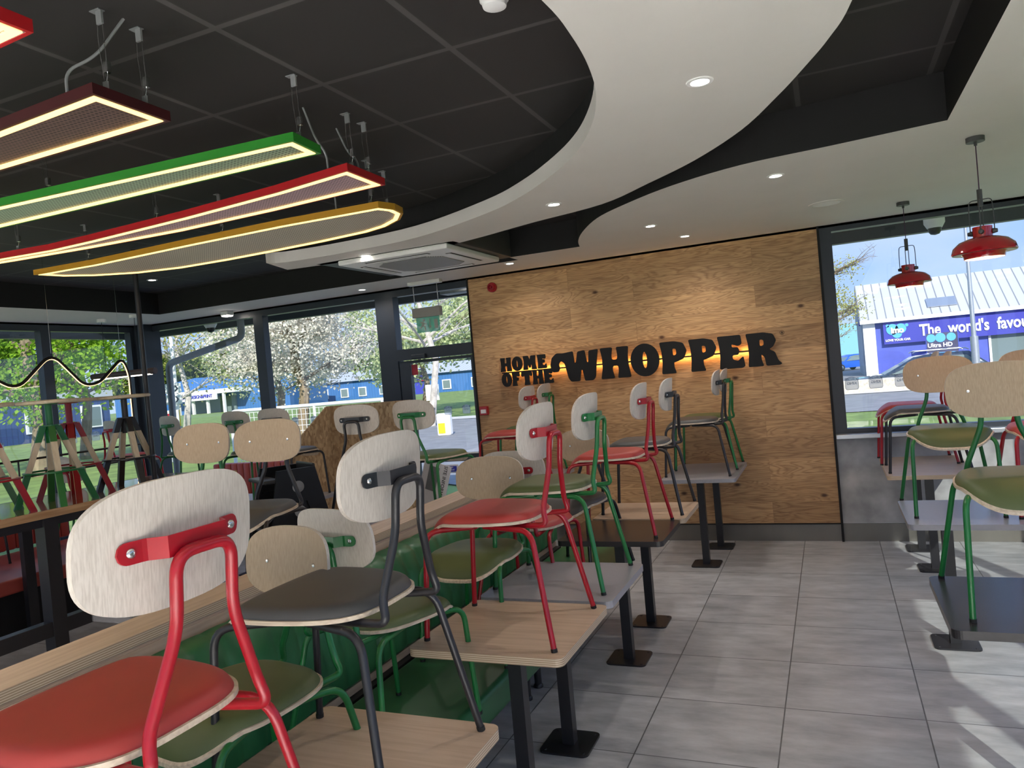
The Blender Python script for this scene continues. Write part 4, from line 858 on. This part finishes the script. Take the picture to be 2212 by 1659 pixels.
for yy in (-1.9, -.6, .75, 1.9): obj('post', box(nb(), -.025, .025, yy - .04, yy + .04, 0, .98), M_black, t)
for yy in (-1.9, -.6, .75): obj('upright', tube(nb(), [(0, yy, 1.06), (0, yy, 1.375)], .007, 8), M_black, t)
def make_stool(kind, label, loc, rz):
    fm = FR[kind]; t = thing('bar_stool', label, 'stool', loc, rz, 'wooden topped stools standing on the high table')
    obj('seat', lathe(nb(), [(0, .745), (.19, .745), (.198, .738), (.198, .727), (.19, .72), (0, .72)], 40), M_stoolwood, t, True)
    obj('column', lathe(nb(), [(.0, .72), (.07, .72), (.07, .714), (.024, .712), (.024, .44), (0, .44)], 20), fm, t, True)
    hub = obj('hub', lathe(nb(), [(0, .565), (.05, .565), (.05, .558), (.033, .555), (.033, .44), (0, .44)], 4, M=Matrix.Rotation(PI / 4, 4, 'Z')), fm, t)
    obj('hub_cap', lathe(nb(), [(0, .568), (.066, .568), (.066, .560), (0, .560)], 8), fm, hub)
    top = .56; bot = 0.0; rt = .045; rb = .245
    def pt(a, z, off=0): r = rt + (rb - rt) * (top - z) / top; return Vector((r * math.cos(a), r * math.sin(a), z))
    for k in range(4):
        a = k * PI / 2 + PI / 4
        def seg(z1, z0, w):
            bm = nb(); d = Vector((math.cos(a), math.sin(a), 0)); sd_ = Vector((-math.sin(a), math.cos(a), 0)); V = []
            for z in (z1, z0):
                p = pt(a, z)
                for u, v in ((-w, -w), (w, -w), (w, w), (-w, w)): V.append(bm.verts.new(p + d * u + sd_ * v))
            for f in ((0, 1, 2, 3), (7, 6, 5, 4), (0, 4, 5, 1), (1, 5, 6, 2), (2, 6, 7, 3), (3, 7, 4, 0)): bm.faces.new([V[i] for i in f])
            return bm
        lg = obj('leg', seg(.45, .235, .0195), M_stoolwood, t)
        s1 = obj('shoulder', seg(.56, .45, .021), fm, lg); s1['label'] = kind + ' metal shoulder'
        s2 = obj('leg_sleeve', seg(.235, 0.0, .021), fm, lg); s2['label'] = kind + ' painted lower leg'
    rr = pt(0, .24).x + .012
    obj('foot_ring', lathe(nb(), [(rr - .008, .232), (rr + .022, .232), (rr + .024, .238), (rr + .022, .244), (rr - .008, .244), (rr - .008, .232)], 40), fm, t, True)
    return t
SP = {}
def stool(kind, x, y, deg, label):
    if kind not in SP: SP[kind] = make_stool(kind, label, (x, y, HZ), math.radians(deg)); return
    c = copy_tree(SP[kind]); c.location = (x, y, HZ); c.rotation_euler = (0, 0, math.radians(deg)); c['label'] = label
stool('green', -4.83, -3.46, 18, 'green bar stool with timber legs, tallest in view left of the red one')
stool('red', -5.07, -3.13, 12, 'red bar stool with timber legs between the green and the black stools')
stool('black', -4.93, -2.75, 25, 'black bar stool with timber legs at the window end of the high table')
stool('green', -5.10, -3.84, 10, 'dark green bar stool cut off by the left edge')
stool('red', -4.80, -3.95, 20, 'red bar stool at the left edge of which only legs show')
# wave lamp and tube lamp
t = thing('wave_lamp', 'black wavy line lamp with warm glowing underside above the high table', 'lamp', (-5.30, -3.0, 0))
wp = [(-4.6, 1.95), (-4.25, 2.2), (-3.85, 2.2), (-3.55, 2.04), (-3.36, 1.925), (-3.06, 2.205), (-2.80, 1.935), (-2.66, 1.95), (-2.42, 2.16), (-2.36, 2.02), (-2.36, 1.09)]
bm = tube(nb(), [(0, y + 3.0, z) for y, z in wp], 0.0125, 10, 0.11); obj('tube', bm, M_black, t, True)
fp = fillet([(0, y + 3.0, z) for y, z in wp], .11); op = []
for i_, p_ in enumerate(fp):
    t_ = (fp[min(i_ + 1, len(fp) - 1)] - fp[max(i_ - 1, 0)]).normalized(); op.append(p_ + Vector((0.002, t_.z, -t_.y)) * .0105)
bm = tube(nb(), op, 0.0055, 8); obj('light_line', bm, M_tube2 if False else em('wave_light', (1.0, 0.62, 0.3), 0.8), t, True)
for yy, zz in ((-3.06, 2.20), (-2.43, 2.14)): obj('suspension_wire', tube(nb(), [(0, yy + 3.0, zz), (0, yy + 3.0, HC)], .0015, 5), M_steel, t)
t = thing('tube_pendant', 'dark cylinder pendant lamp with bright linear tube near the corner', 'pendant lamp', (-7.06, -0.95, 2.11), math.radians(4))
Mx = Matrix.Rotation(PI / 2, 4, 'Y')
obj('housing', lathe(nb(), [(0, -.46), (.035, -.46), (.036, -.45), (.036, .45), (.035, .46), (0, .46)], 24, M=Mx), pm('bronze_metal', (0.06, 0.035, 0.03), 0.4), t, True)
obj('diffuser', bbox(-.43, .40, -.022, .022, -.040, -.024, .004), M_tube, t)
for xx in (-.25, .23):
    w_ = obj('suspension_wire', tube(nb(), [(xx, 0, .03), (xx, 0, H - 2.11)], .003, 5), M_black, t); obj('canopy', lathe(nb(), [(0, H - 2.11), (.05, H - 2.11), (.05, H - 2.11 - .035), (0, H - 2.11 - .035)], 20, (xx, 0, 0)), M_plastic, w_, True)

# ================================================================== OUTSIDE
def gnd(name, pts, z, m, kind='structure', label=None):
    bm = nb(); f = bm.faces.new([bm.verts.new((x, y, z)) for x, y in pts]); bmesh.ops.triangulate(bm, faces=[f]); o = obj(name, bm, m); o['kind'] = kind
    if label: o['label'] = label; o['category'] = name
    return o
gnd('ground_grass', [(-300, -60), (200, -60), (200, 23.5), (-4, 23.5), (-4, 300), (-300, 300)], -0.14, M_grass)
gnd('ground_paving', [(-9.5, -13), (2.6, -13), (2.6, 3.4), (-9.5, 3.4)], -0.125, M_pave)
gnd('ground_road', [(-18, 15.6), (80, 13.0), (80, 19.5), (-20, 23.6)], -0.12, M_asph)
gnd('ground_road_side', [(-9.4, 6.6), (-4.0, 3.4), (-2.6, 14), (-9, 17), (-16.5, 20.5), (-12.8, 12)], -0.115, M_asph)
gnd('ground_footpath', [(-20, 23.7), (80, 19.6), (80, 23.2), (-20, 25.6)], -0.11, M_pave)
gnd('ground_forecourt', [(-4.0, 23.5), (200, 23.5), (200, 300), (-4.0, 300)], -0.90, M_asph)
tag(obj('boundary_wall', bbox(-3.6, 40, 23.4, 23.8, -0.42, 0.36, .03), M_harl), 'low roughcast wall across the road from the back window', 'wall')
# car wash building
BX = 1.47; Y0 = 58.0
t = thing('showroom_building', 'white roofed shop building with blue fascia reading The worlds favourite', 'building', (3.3, Y0, -1.22))
obj('fascia', box(nb(), 1.0, 34, -.5, 0, 2.65, 4.35), M_navy, t)
bm = nb(); prism(bm, [(0, 0), (5.2, 3.2), (10.4, 0)], -.6, 34, f=lambda x, y, z: (z, x - .6, y + 4.55)); rf = obj('roof', bm, M_roof, t)
for x in (4.2, 12.5, 21.5): obj('rooflight', box(nb(), x, x + 2.0, 1.1, 2.4, 0, .06), M_alu, rf)
for ch in rf.children: ch.rotation_euler = (math.atan2(3.2, 5.2), 0, 0); ch.location = (0, -.6, 4.60); 
obj('gutter', box(nb(), -.6, 34, -.8, -.5, 4.35, 4.62), M_whitep, t)
obj('side_wall', box(nb(), -.5, 0, 0, 9.6, 0, 4.6), pm('grey_render', (0.30, 0.33, 0.38), 0.8), t)
obj('white_pier', box(nb(), -.4, .45, -.3, .1, 0, 4.4), M_whitep, t)
obj('wall', box(nb(), .45, 8.0, -.1, 9.6, 0, 4.5), M_blue, t)
obj('shopfront', box(nb(), 8.0, 34, -.1, 9.6, 0, 2.7), M_shop, t)
for x in (8.0, 11.3, 15.1, 19.0, 23.0): obj('mullion', box(nb(), x - .08, x + .08, -.2, -.05, 0, 2.7), M_whitep, t)
obj('wall_vent', box(nb(), -.62, -.5, 1.2, 2.2, 4.3, 5.4), M_navy, t)
bm = text_bm('The  world\'s  favourite', 1.2, facing(4.8, -.52, 3.45), .04, 1.0, .03, 'LEFT'); 
for v in bm.verts: v.co.x = 3.45 + (v.co.x - 4.8) * 0.74
obj('lettering', bm, M_signw, t)
lg = lathe(nb(), [(0, .02), (.42, .02), (.42, 0)], 24, M=facing(1.62, -.52, 3.75)); lathe(lg, [(0, .02), (.38, .02), (.38, 0)], 24, M=facing(2.2, -.52, 3.78)); lathe(lg, [(0, .02), (.34, .02), (.34, 0)], 24, M=facing(1.92, -.52, 3.40)); lathe(lg, [(0, .02), (.12, .02), (.12, 0)], 16, M=facing(1.3, -.52, 4.05)); lathe(lg, [(0, .02), (.12, .02), (.12, 0)], 16, M=facing(2.62, -.52, 4.0))
obj('logo_bubbles', lg, pm('logo_blue', (0.10, 0.42, 0.85), 0.4), t)
obj('logo_lettering', text_bm('imo', .62, facing(1.95, -.56, 3.66), .03, .9, .03), M_signw, t)
obj('tagline', text_bm('LOVE YOUR CAR', .22, facing(1.95, -.53, 2.92), .02, 1, .012), M_signw, t)
t = thing('banner', 'dark banner reading Ultra HD in front of the shop', 'banner', (7.0, Y0 - 2.0, -0.9)); BZ = .45
obj('sheet', box(nb(), 0, 2.0, -.04, 0, .8, 2.85), pm('banner_print', (0.05, 0.05, 0.11), 0.5, var=.2, vscale=2), t); obj('bubble_print', lathe(lathe(lathe(nb(), [(0, .01), (.3, .01), (.3, 0)], 20, M=facing(.3, -.05, 2.5)), [(0, .01), (.34, .01), (.34, 0)], 20, M=facing(.9, -.055, 2.5)), [(0, .01), (.3, .01), (.3, 0)], 20, M=facing(1.6, -.05, 2.5)), pm('bubble_blue', (0.1, 0.4, 0.8), .5), t)
obj('heading', text_bm('Ultra HD', .42, facing(.85, -.05, 1.95), .01, 1, .012), M_signw, t)
for x in (-.03, 2.03): obj('banner_pole', tube(nb(), [(x, 0, 0), (x, 0, 2.9)], .03, 8), M_blue, t)
# lamp post
t = thing('street_lamp', 'tall grey street lamp in front of the shop fascia', 'street lamp', (5.25, 24.9, -.9)); obj('pole', tube(nb(), [(0, 0, 0), (0, 0, 7.5)], .10, 12, r2=.05), M_alu, t, True); obj('lower_sleeve', tube(nb(), [(0, 0, 0), (0, 0, 2.5)], .135, 12), M_alu, t, True); obj('lantern', bbox(-.5, .1, -.12, .12, 7.45, 7.6, .03), M_plastic, t)
# cars
def car(label, x, y, rz, m, L_=4.6, hh=1.55, roofbars=False):
    t = thing('car', label, 'car', (x, y, -.6 if y < 40 else -.9), rz)
    P = [(-.50, .28), (-.50, .62), (-.44, .80), (-.22, .90), (-.02, 1.42), (.10, 1.50), (.34, 1.50), (.46, 1.05), (.50, .95), (.50, .30)]
    sc = hh / 1.5
    bm = nb(); n = len(P); rows = []
    for w_, k in ((-.90, .92), (-.80, 1.0), (.80, 1.0), (.90, .92)):
        rows.append([bm.verts.new((px * L_, w_ * (1 if pz < 1.0 else .80), .28 + (pz - .28) * sc * (k if pz > .3 else 1))) for px, pz in P])
    for a, b in zip(rows, rows[1:]):
        for i in range(n): bm.faces.new((a[i], a[(i + 1) % n], b[(i + 1) % n], b[i]))
    bm.faces.new(rows[0][::-1]); bm.faces.new(rows[-1]); obj('body', bm, m, t, True)
    for s in (-1, 1):
        bm = nb(); prism(bm, [(-.20, .93), (-.02, 1.36), (.10, 1.42), (.32, 1.42), (.42, 1.05), (.42, .97)], 0, .02, f=lambda x_, z_, q, s=s: (x_ * L_, s * (.80 + q) + s * (.02 if z_ < 1 else -.06), .28 + (z_ - .28) * sc * .97)); obj('side_glass', bm, M_shop, t)
        for wx in (-.32, .32):
            Mw = Matrix.Translation((wx * L_, s * .80, .33)) @ Matrix.Rotation(-s * PI / 2, 4, 'X'); wh = obj('wheel', lathe(nb(), [(0, .1), (.2, .1), (.22, .12), (.33, .11), (.34, .0), (.33, -.08), (0, -.08)], 24, M=Mw), M_rubber, t, True)
            obj('hub_cap', lathe(nb(), [(0, .125), (.15, .12), (.2, .10)], 20, M=Mw), M_steel, wh, True)
        if roofbars: obj('roof_rail', tube(nb(), [(-.02 * L_, s * .62, hh + .02), (0, s * .62, hh + .08), (.32 * L_, s * .62, hh + .08), (.34 * L_, s * .62, hh + .02)], .022, 8, .05), M_steel, t)
    obj('windscreen', prism(nb(), [(-.72, 0), (.72, 0), (.62, 1), (-.62, 1)], 0, .01, f=lambda x_, q, z_: (-.215 * L_ + .195 * L_ * q - .02 - z_, x_, .28 + (.91 + .47 * q - .28) * sc + z_)), M_shop, t)
    obj('headlamp', bbox(-.505 * L_, -.46 * L_, -.85, -.5, .62, .76, .02), M_signw, t); obj('headlamp', bbox(-.505 * L_, -.46 * L_, .5, .85, .62, .76, .02), M_signw, t)
    return t
car('dark grey estate car with roof rails behind the low roughcast wall', 3.35, 26.0, 0.02, M_carb, 5.2, 1.72, True)
car('small blue car parked far off beside the white roofed shop', 1.9, 75.5, 0.6, M_carblue, 3.8, 1.6)
t = thing('small_sign', 'small dark blue board on the verge behind the low wall', 'sign', (2.0, 31.0, -.9)); obj('post', box(nb(), .05, .12, .02, .06, 0, .5), M_alu, t); obj('post', box(nb(), .88, .95, .02, .06, 0, .5), M_alu, t); obj('board', bbox(0, 1.0, 0, .06, .45, 1.0, .01), M_navy, t); obj('print', box(nb(), .35, .9, -.012, 0, .66, .72), M_signw, t); obj('print', box(nb(), .35, .8, -.012, 0, .55, .58), M_signw, t)
# dome cameras, floodlight, drain pipe, canopy lights
for x, y, l in ((1.27, .55, 'white dome camera under the canopy outside the back window behind the red pendants'), (-7.13, .5, 'white dome camera under the canopy outside the left back window')):
    t = thing('dome_camera', l, 'camera', (x, y, 2.80)); obj('housing', lathe(nb(), [(0, 0), (.085, 0), (.085, -.08), (.06, -.125), (0, -.125)], 28), M_plastic, t, True); obj('dome', lathe(nb(), [(.055, -.125), (.052, -.155), (.035, -.178), (0, -.187)], 24), M_bplastic, t, True)
for x, l in ((-5.4, 'small round lamp under the canopy seen through the middle window'), (-3.35, 'small round lamp under the canopy above the glass door')):
    t = thing('canopy_light', l, 'downlight', (x, .45, 2.80)); obj('bezel', lathe(nb(), [(0.04, 0), (.055, -.006), (.06, 0)], 20), M_whitep, t, True); obj('lamp_lens', lathe(nb(), [(0, -.002), (.04, -.002)], 18), M_cool, t)
t = thing('canopy_light', 'small round lamp under the left canopy by the first mullion', 'downlight', (-8.3, -1.75, 2.80)); obj('bezel', lathe(nb(), [(0.04, 0), (.055, -.006), (.06, 0)], 20), M_whitep, t, True); obj('lamp_lens', lathe(nb(), [(0, -.002), (.04, -.002)], 18), M_cool, t)
t = thing('floodlight', 'flat floodlight fixed under the canopy beyond the glass door', 'lamp', (-3.5, .6, 2.72)); obj('body', bbox(-.2, .2, -.1, .1, -.03, .03, .01), M_gplastic, t); obj('bracket', bbox(-.03, .03, -.03, .03, .03, .08, .005), M_gplastic, t)
tag(obj('drain_pipe', tube(nb(), [(-6.62, .5, 2.80), (-6.62, .5, 2.50), (-7.93, .5, 2.27), (-7.97, .5, -.12)], .045, 14, .09), M_gplastic, None, True), 'grey rainwater pipe running diagonally down outside the left back window', 'pipe')
# railing fence
t = thing('mesh_railing', 'white tubular railing with square mesh outside the left back windows', 'railing', (-8.3, 4.0, -.12))
for x in (-1.95, .0, 1.45): obj('post', tube(nb(), [(x, 0, 0), (x, 0, 1.60)], .026, 10), M_whitep, t, True)
obj('top_rail', tube(nb(), [(-1.95, 0, .2), (-1.95, 0, 1.60), (1.5, 0, 1.60)], .03, 12, .12), M_whitep, t, True)
bm = nb()
for i in range(34): x = -1.9 + i * .1; box(bm, x - .0035, x + .0035, -.0035, .0035, .35, 1.55)
for i in range(13): z = .35 + i * .1; box(bm, -1.9, 1.45, -.0035, .0035, z - .0035, z + .0035)
obj('mesh_infill', bm, M_whitep, t)
# bollard, boards, road signs
t = thing('bollard', 'white bollard with yellow panel on the kerb outside the glass door', 'bollard', (-11.6, 15.0, -.12), .1); obj('body', bbox(-.24, .24, -.13, .13, 0, .74, .05), M_whitep, t); obj('yellow_panel', bbox(-.18, .06, -.15, -.128, .08, .42, .004), M_yel, t)
t = thing('notice_board', 'white board on a post on the verge beyond the glass door', 'sign', (-20.3, 30.0, -.12)); obj('board', bbox(-.42, .42, 0, .05, .75, 1.65, .01), M_signw, t); obj('post', tube(nb(), [(0, .06, 0), (0, .06, 1.4)], .04, 8), M_alu, t)
t = thing('road_sign', 'white chevron direction signs on a tall white pole at the left', 'road sign', (-23.4, 15.0, -.12), .25); obj('pole', tube(nb(), [(0, 0, 0), (0, 0, 5.2)], .075, 10), M_whitep, t, True); obj('yellow_band', tube(nb(), [(0, 0, .9), (0, 0, 1.6)], .08, 10), M_yel, t, True)
for z in (2.45, 2.02):
    s = obj('sign_plate', bbox(-.62, .28, -.09, -.07, z - .19, z + .19, .01), M_signw, t); bm = nb(); prism(bm, [(.0, -.12), (.1, 0), (.0, .12), (.06, .12), (.16, 0), (.06, -.12)], -.10, -.092, f=lambda x, y, q, z=z: (x, q, y + z)); obj('chevron', bm, M_blackp, s)
t = thing('advert_board', 'white advertising board with red and blue print outside the corner', 'sign', (-19.2, 10.5, -.12), .3); obj('board', bbox(-.6, .5, 0, .05, .5, 1.65, .01), M_signw, t); obj('red_print', box(nb(), -.4, .35, -.01, 0, 1.42, 1.55), M_red, t); obj('blue_print', box(nb(), -.25, .3, -.01, 0, 1.2, 1.32), M_blue, t); obj('post', box(nb(), -.5, .4, .02, .05, 0, .5), M_alu, t)
# buildings behind the left windows
def windows(t, lst, m=M_whitep):
    for x0, x1, z0, z1 in lst:
        w_ = obj('window', box(nb(), x0, x1, -.15, 0, z0, z1), m, t); obj('window_pane', box(nb(), x0 + .15, x1 - .15, -.18, -.14, z0 + .15, z1 - .15), M_shop, w_)
t = thing('print_shop_building', 'blue unit with white sign reading MMS DESIGN and PRINT', 'building', (-97.0, 82.0, -.3))
obj('wall', box(nb(), -12, 24, 0, 9, 0, 4.3), M_bluewall, t); obj('canopy_roof', box(nb(), 3.5, 17, -3.5, 0, 3.05, 3.7), M_whitep, t); obj('gable_roof', prism(nb(), [(-9, 4.3), (6, 5.8), (24, 4.3)], 0, 9, f=lambda x, y, z: (x, z, y)), M_bluewall, t)
obj('sign_board', box(nb(), 5.3, 13.7, -3.9, -3.6, 2.2, 3.15), M_signw, t); obj('lettering', text_bm('MMS DESIGN&PRINT', .70, facing(10.1, -3.95, 2.75), .03, .9, .008), M_navy, t)
bm = nb()
for i in range(9): lathe(bm, [(0, .02), (.2 - .018 * i, .02), (.2 - .018 * i, 0)], 14, M=facing(5.6 + .16 * i * (1 + .3 * (i % 2)), -3.95, 2.4 + .4 * ((i * 7) % 3) / 2))
obj('sign_dots', bm, M_red, t); obj('shopfront', box(nb(), 4, 14, -.3, 0, 0, 2.6), M_shop, t)
for x in (5.4, 8.3, 11.2, 14.4): obj('post', box(nb(), x, x + .35, -3.4, -3.05, 0, 3.0), M_whitep, t)
t = thing('motor_shop_building', 'long low blue building with a dark sign reading MOTOR and a pale roof', 'building', (-72.0, 96.0, -.6))
obj('wall', box(nb(), -12, 60, 0, 14, 0, 3.6), M_bluewall, t); obj('roof', prism(nb(), [(-.6, 3.5), (6, 5.2), (14, 5.2), (14, 3.5)], -12.5, 60, f=lambda x, y, z: (z, x, y)), M_roof, t)
windows(t, [(x, x + 1.5, .9, 2.4) for x in (-6, -2, 1.5, 5.5, 8.5, 17, 22, 27, 32, 36, 41)]); obj('door', box(nb(), 12.2, 14.0, -.2, 0, 0, 2.4), M_navy, t)
sb = obj('sign_board', box(nb(), 7.6, 14.0, -.5, -.2, 2.5, 4.4), pm('sign_dark', (0.02, 0.02, 0.12), .4), t); obj('lettering', text_bm('MOTOR', 1.15, facing(11.3, -.55, 3.5), .03, .95, .03), M_signw, sb); obj('red_line', box(nb(), 7.6, 14.0, -.55, -.5, 2.5, 2.62), M_red, sb)
obj('swoosh', tube(nb(), [(9.4, -.55, 4.1), (8.4, -.55, 3.5), (9.4, -.55, 2.9)], .09, 6, .5), M_signw, sb)
t = thing('blue_office_building', 'dark blue clad single storey building with white windows left of the corner', 'building', (-52.0, 20.0, -.4))
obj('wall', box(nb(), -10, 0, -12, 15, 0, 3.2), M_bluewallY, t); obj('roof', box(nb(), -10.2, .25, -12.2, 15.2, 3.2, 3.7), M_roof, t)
for y_ in (-9, -3.5, 2.0, 8.2, 12.5):
    w_ = obj('window', box(nb(), 0, .12, y_, y_ + 1.7, .9, 2.6), M_whitep, t); obj('window_pane', box(nb(), .1, .16, y_ + .16, y_ + 1.54, 1.05, 2.45), M_shop, w_)
t = thing('far_house', 'distant pale grey building beyond the verge seen through the right part of the glass door', 'building', (-30.0, 76.0, -.3)); obj('wall', box(nb(), -3, 10, 0, 8, 0, 3.6), pm('pale_render', (0.5, 0.56, 0.62), .8), t); obj('roof', box(nb(), -3.3, 10.3, -.3, 8.3, 3.6, 4.0), M_alu, t)
# trees
def tree(name, label, x, y, h, tr, crown, leaf, nleaf, ls, bark=None, seed=1, nbr=9, spread=1.0):
    random.seed(seed); bark = bark or M_bark
    t = thing(name, label, 'tree', (x, y, -.12)); cz, rx, rz = crown
    bm = nb(); tube(bm, [(0, 0, 0), (.05 * h, .03, h * .3), (-.02 * h, 0, h * .6), (.03, .05, h * .92)], tr, 8, 0, r2=tr * .25, n=3)
    tips = []
    for i in range(nbr):
        a = random.uniform(0, 2 * PI); z0 = random.uniform(.28, .8) * h; l = rx * random.uniform(.55, 1.0) * spread; up = random.uniform(.3, 1.0)
        p0 = Vector((0, 0, z0)); p1 = p0 + Vector((math.cos(a) * l * .5, math.sin(a) * l * .5, l * .35 * up)); p2 = p0 + Vector((math.cos(a) * l, math.sin(a) * l, l * .6 * up))
        tube(bm, [p0, p1, p2], tr * .38, 6, 0, r2=tr * .1); tips += [p1, p2]
        for j in range(6):
            b = a + random.uniform(-1.1, 1.1); q0 = p0.lerp(p2, random.uniform(.3, 1)); q1 = q0 + Vector((math.cos(b), math.sin(b), random.uniform(-.1, .8))) * l * random.uniform(.25, .55); tube(bm, [q0, (q0 + q1) / 2 + Vector((0, 0, .04 * l)), q1], tr * .12, 4, 0, r2=tr * .03); tips.append(q1)
            for k in range(4):
                q2 = q0.lerp(q1, random.uniform(.3, 1)); q3 = q2 + Vector((random.uniform(-1, 1), random.uniform(-1, 1), random.uniform(-.5, .8))) * l * .22; tube(bm, [q2, q3], tr * .05, 3, 0, r2=tr * .02); tips.append(q3)
    obj('trunk', bm, bark, t, True)
    if nleaf:
        bm = nb()
        blobs = [(Vector((random.gauss(0, .55) * rx, random.gauss(0, .55) * rx, cz + random.gauss(0, .5) * rz)), random.uniform(.18, .38) * rx) for _ in range(26)]
        for i in range(nleaf):
            if random.random() < .55: c, r = random.choice(blobs); p = c + Vector((random.gauss(0, .6), random.gauss(0, .6), random.gauss(0, .5))) * r
            else: p = random.choice(tips) + Vector((random.gauss(0, 1), random.gauss(0, 1), random.gauss(0, .8))) * rx * .13
            e = ((p.x / (rx * 1.15)) ** 2 + (p.y / (rx * 1.15)) ** 2 + ((p.z - cz) / (rz * 1.15)) ** 2)
            if e > 1: continue
            u = Vector((random.gauss(0, 1), random.gauss(0, 1), random.gauss(0, 1))).normalized(); v = u.orthogonal().normalized(); s = ls * random.uniform(.6, 1.3)
            bm.faces.new([bm.verts.new(p + u * s), bm.verts.new(p + v * s * .7), bm.verts.new(p - u * s), bm.verts.new(p - v * s * .7)])
        obj('foliage', bm, leaf, t)
    return t
tree('blossom_tree', 'large white blossom tree filling the middle window', -19.9, 18.0, 6.5, .26, (4.4, 3.1, 3.2), M_bloss, 24000, .062, seed=3)
tree('blossom_tree', 'second blossom tree left of the window mullion, mixed with green', -23.6, 21.0, 6.0, .22, (4.3, 2.9, 2.6), M_bloss2, 9000, .07, seed=5)
tree('blossom_tree', 'blossom tree in leaf seen through the glass door', -22.0, 32.0, 6.0, .24, (4.6, 4.3, 3.0), M_bloss2, 11000, .11, seed=8)
tree('green_tree', 'bright green tree at the far left window', -22.5, 8.6, 6.5, .30, (4.6, 3.6, 2.8), M_leaf, 17000, .075, seed=11)
tree('green_tree', 'second bright green tree behind the leftmost pane', -26.0, 2.2, 7.0, .25, (4.6, 3.2, 3.0), M_leaf, 7000, .10, seed=12)
tree('bare_tree', 'leafless tree with fine twigs in front of the dark blue building', -27.0, 13.6, 7.5, .22, (4, 4.2, 3), M_leafy, 0, .05, M_bark, 13, 14)
tree('birch_tree', 'bare pale birch at the right edge of the middle window', -14.9, 20.0, 9.0, .17, (5, 4.4, 4), M_bloss, 0, .05, M_birch, 14, 16)
tree('bare_tree', 'pale branched tree behind the print shop sign', -31.0, 22.5, 7.5, .20, (5, 4.6, 3), M_leafy, 2600, .07, M_birch, 15, 13)
tree('budding_tree', 'tree with yellow buds left of the white roofed shop', 0.2, 48.5, 8.0, .2, (4.7, 2.9, 3.3), M_leafy, 4200, .08, M_bark, 16, 16)
tree('bare_tree', 'dark leafless shrub tree below the yellow budded one', -0.6, 44.0, 4.0, .15, (2, 2.2, 1.6), M_leafy, 0, .08, M_bark, 17, 12)
for i, (x, y, h, l) in enumerate(((-125, 105, 12, 'dark evergreen mass beyond the blue units at the left'), (-135, 135, 15, 'broad evergreen behind the print shop roof'), (-88, 130, 12, 'evergreen crown behind the pale roof in the middle window'), (-62, 128, 13, 'evergreen crown behind the bare birch'), (-108, 62, 10, 'evergreen mass behind the dark blue building'), (-95, 40, 10, 'evergreens behind the left end of the dark blue building'), (-32, 122, 9, 'distant trees beyond the pale grey building'))):
    tree('evergreen_tree', l, x, y, h, .5, (h * .52, 10, h * .46), M_ever, 5200, .55, seed=30 + i, nbr=6)
tag(obj('far_shed', box(nb(), -10, 9.5, 128, 136, -.9, 5.0), pm('teal_cladding', (0.18, 0.42, 0.50), .6)), 'distant pale teal shed beyond the budding tree', 'shed')
# window stickers
def sticker(x, z, label, s=1.0, plane='Y', c=0.044, d=.054):
    w_, h_ = d * s, d * 1.05 * s
    if plane == 'Y': f = lambda u, v, q: (x + u, c + q, z + v); MM = Matrix.Translation((x, c, z)) @ Matrix.Rotation(PI / 2, 4, 'X') @ Matrix.Scale(-1, 4, (1, 0, 0)) if True else None
    else: f = lambda u, v, q: (c + q, x + u, z + v); MM = Matrix.Translation((c, x, z)) @ Matrix.Rotation(PI / 2, 4, 'Z') @ Matrix.Rotation(PI / 2, 4, 'X') @ Matrix.Scale(-1, 4, (1, 0, 0))
    top = [(w_ * math.cos(a), h_ * .15 + h_ * .85 * math.sin(a)) for a in [PI * k / 16 for k in range(17)]]
    out = top + [(-w_, -h_ * .75), (-w_ * .85, -h_), (w_ * .85, -h_), (w_, -h_ * .75)]
    o = obj('window_sticker', prism(nb(), out, 0, .0006, f=f), M_film); tag(o, label, 'sticker', 'bun shaped stickers on the windows')
    ob = text_bm('BURGER\nKING', .034 * s, MM @ Matrix.Translation((0, .016 * s, .001)), .0003, .9, .0008); obj('lettering', ob, M_filmd, o)
    bm = nb(); tube(bm, [f(px * .97, py * .97, -.0006) for px, py in out + [out[0]]], .0016, 4); obj('outline', bm, M_filmd, o)
for i, (x, l) in enumerate(((.486, 'frosted bun sticker nearest the oak wall on the back window'), (.675, 'frosted bun sticker second from the oak wall on the back window'), (.875, 'frosted bun sticker just left of the brown chair back on the back window'), (1.27, 'frosted bun sticker above the rear chair on the back window, nearer the middle'), (1.475, 'frosted bun sticker on the back window closest to the right edge'))): sticker(x, 1.375, l)
for x, l in ((-7.35, 'frosted bun sticker on the left back window nearest the corner post'), (-6.95, 'second frosted bun sticker from the corner post on the left back window'), (-6.35, 'frosted bun sticker on the left back window nearest the mullion'), (-5.52, 'frosted bun sticker right of the mullion, above the mesh railing'), (-5.25, 'second frosted bun sticker right of the mullion'), (-5.0, 'third frosted bun sticker right of the mullion, beside the chipboard screen'), (-3.68, 'left frosted sticker on the glass door'), (-3.48, 'middle frosted sticker on the glass door'), (-3.26, 'right frosted sticker on the glass door')): sticker(x, 1.39, l, .85)
for y_, l in ((-1.9, 'frosted bun sticker on the left glazing, left of its mullion'), (-1.05, 'frosted bun sticker on the left glazing, right of its mullion'), (-.75, 'frosted bun sticker on the left glazing nearest the corner')): sticker(y_, 1.42, l, 1.0, 'X', XL - .06)
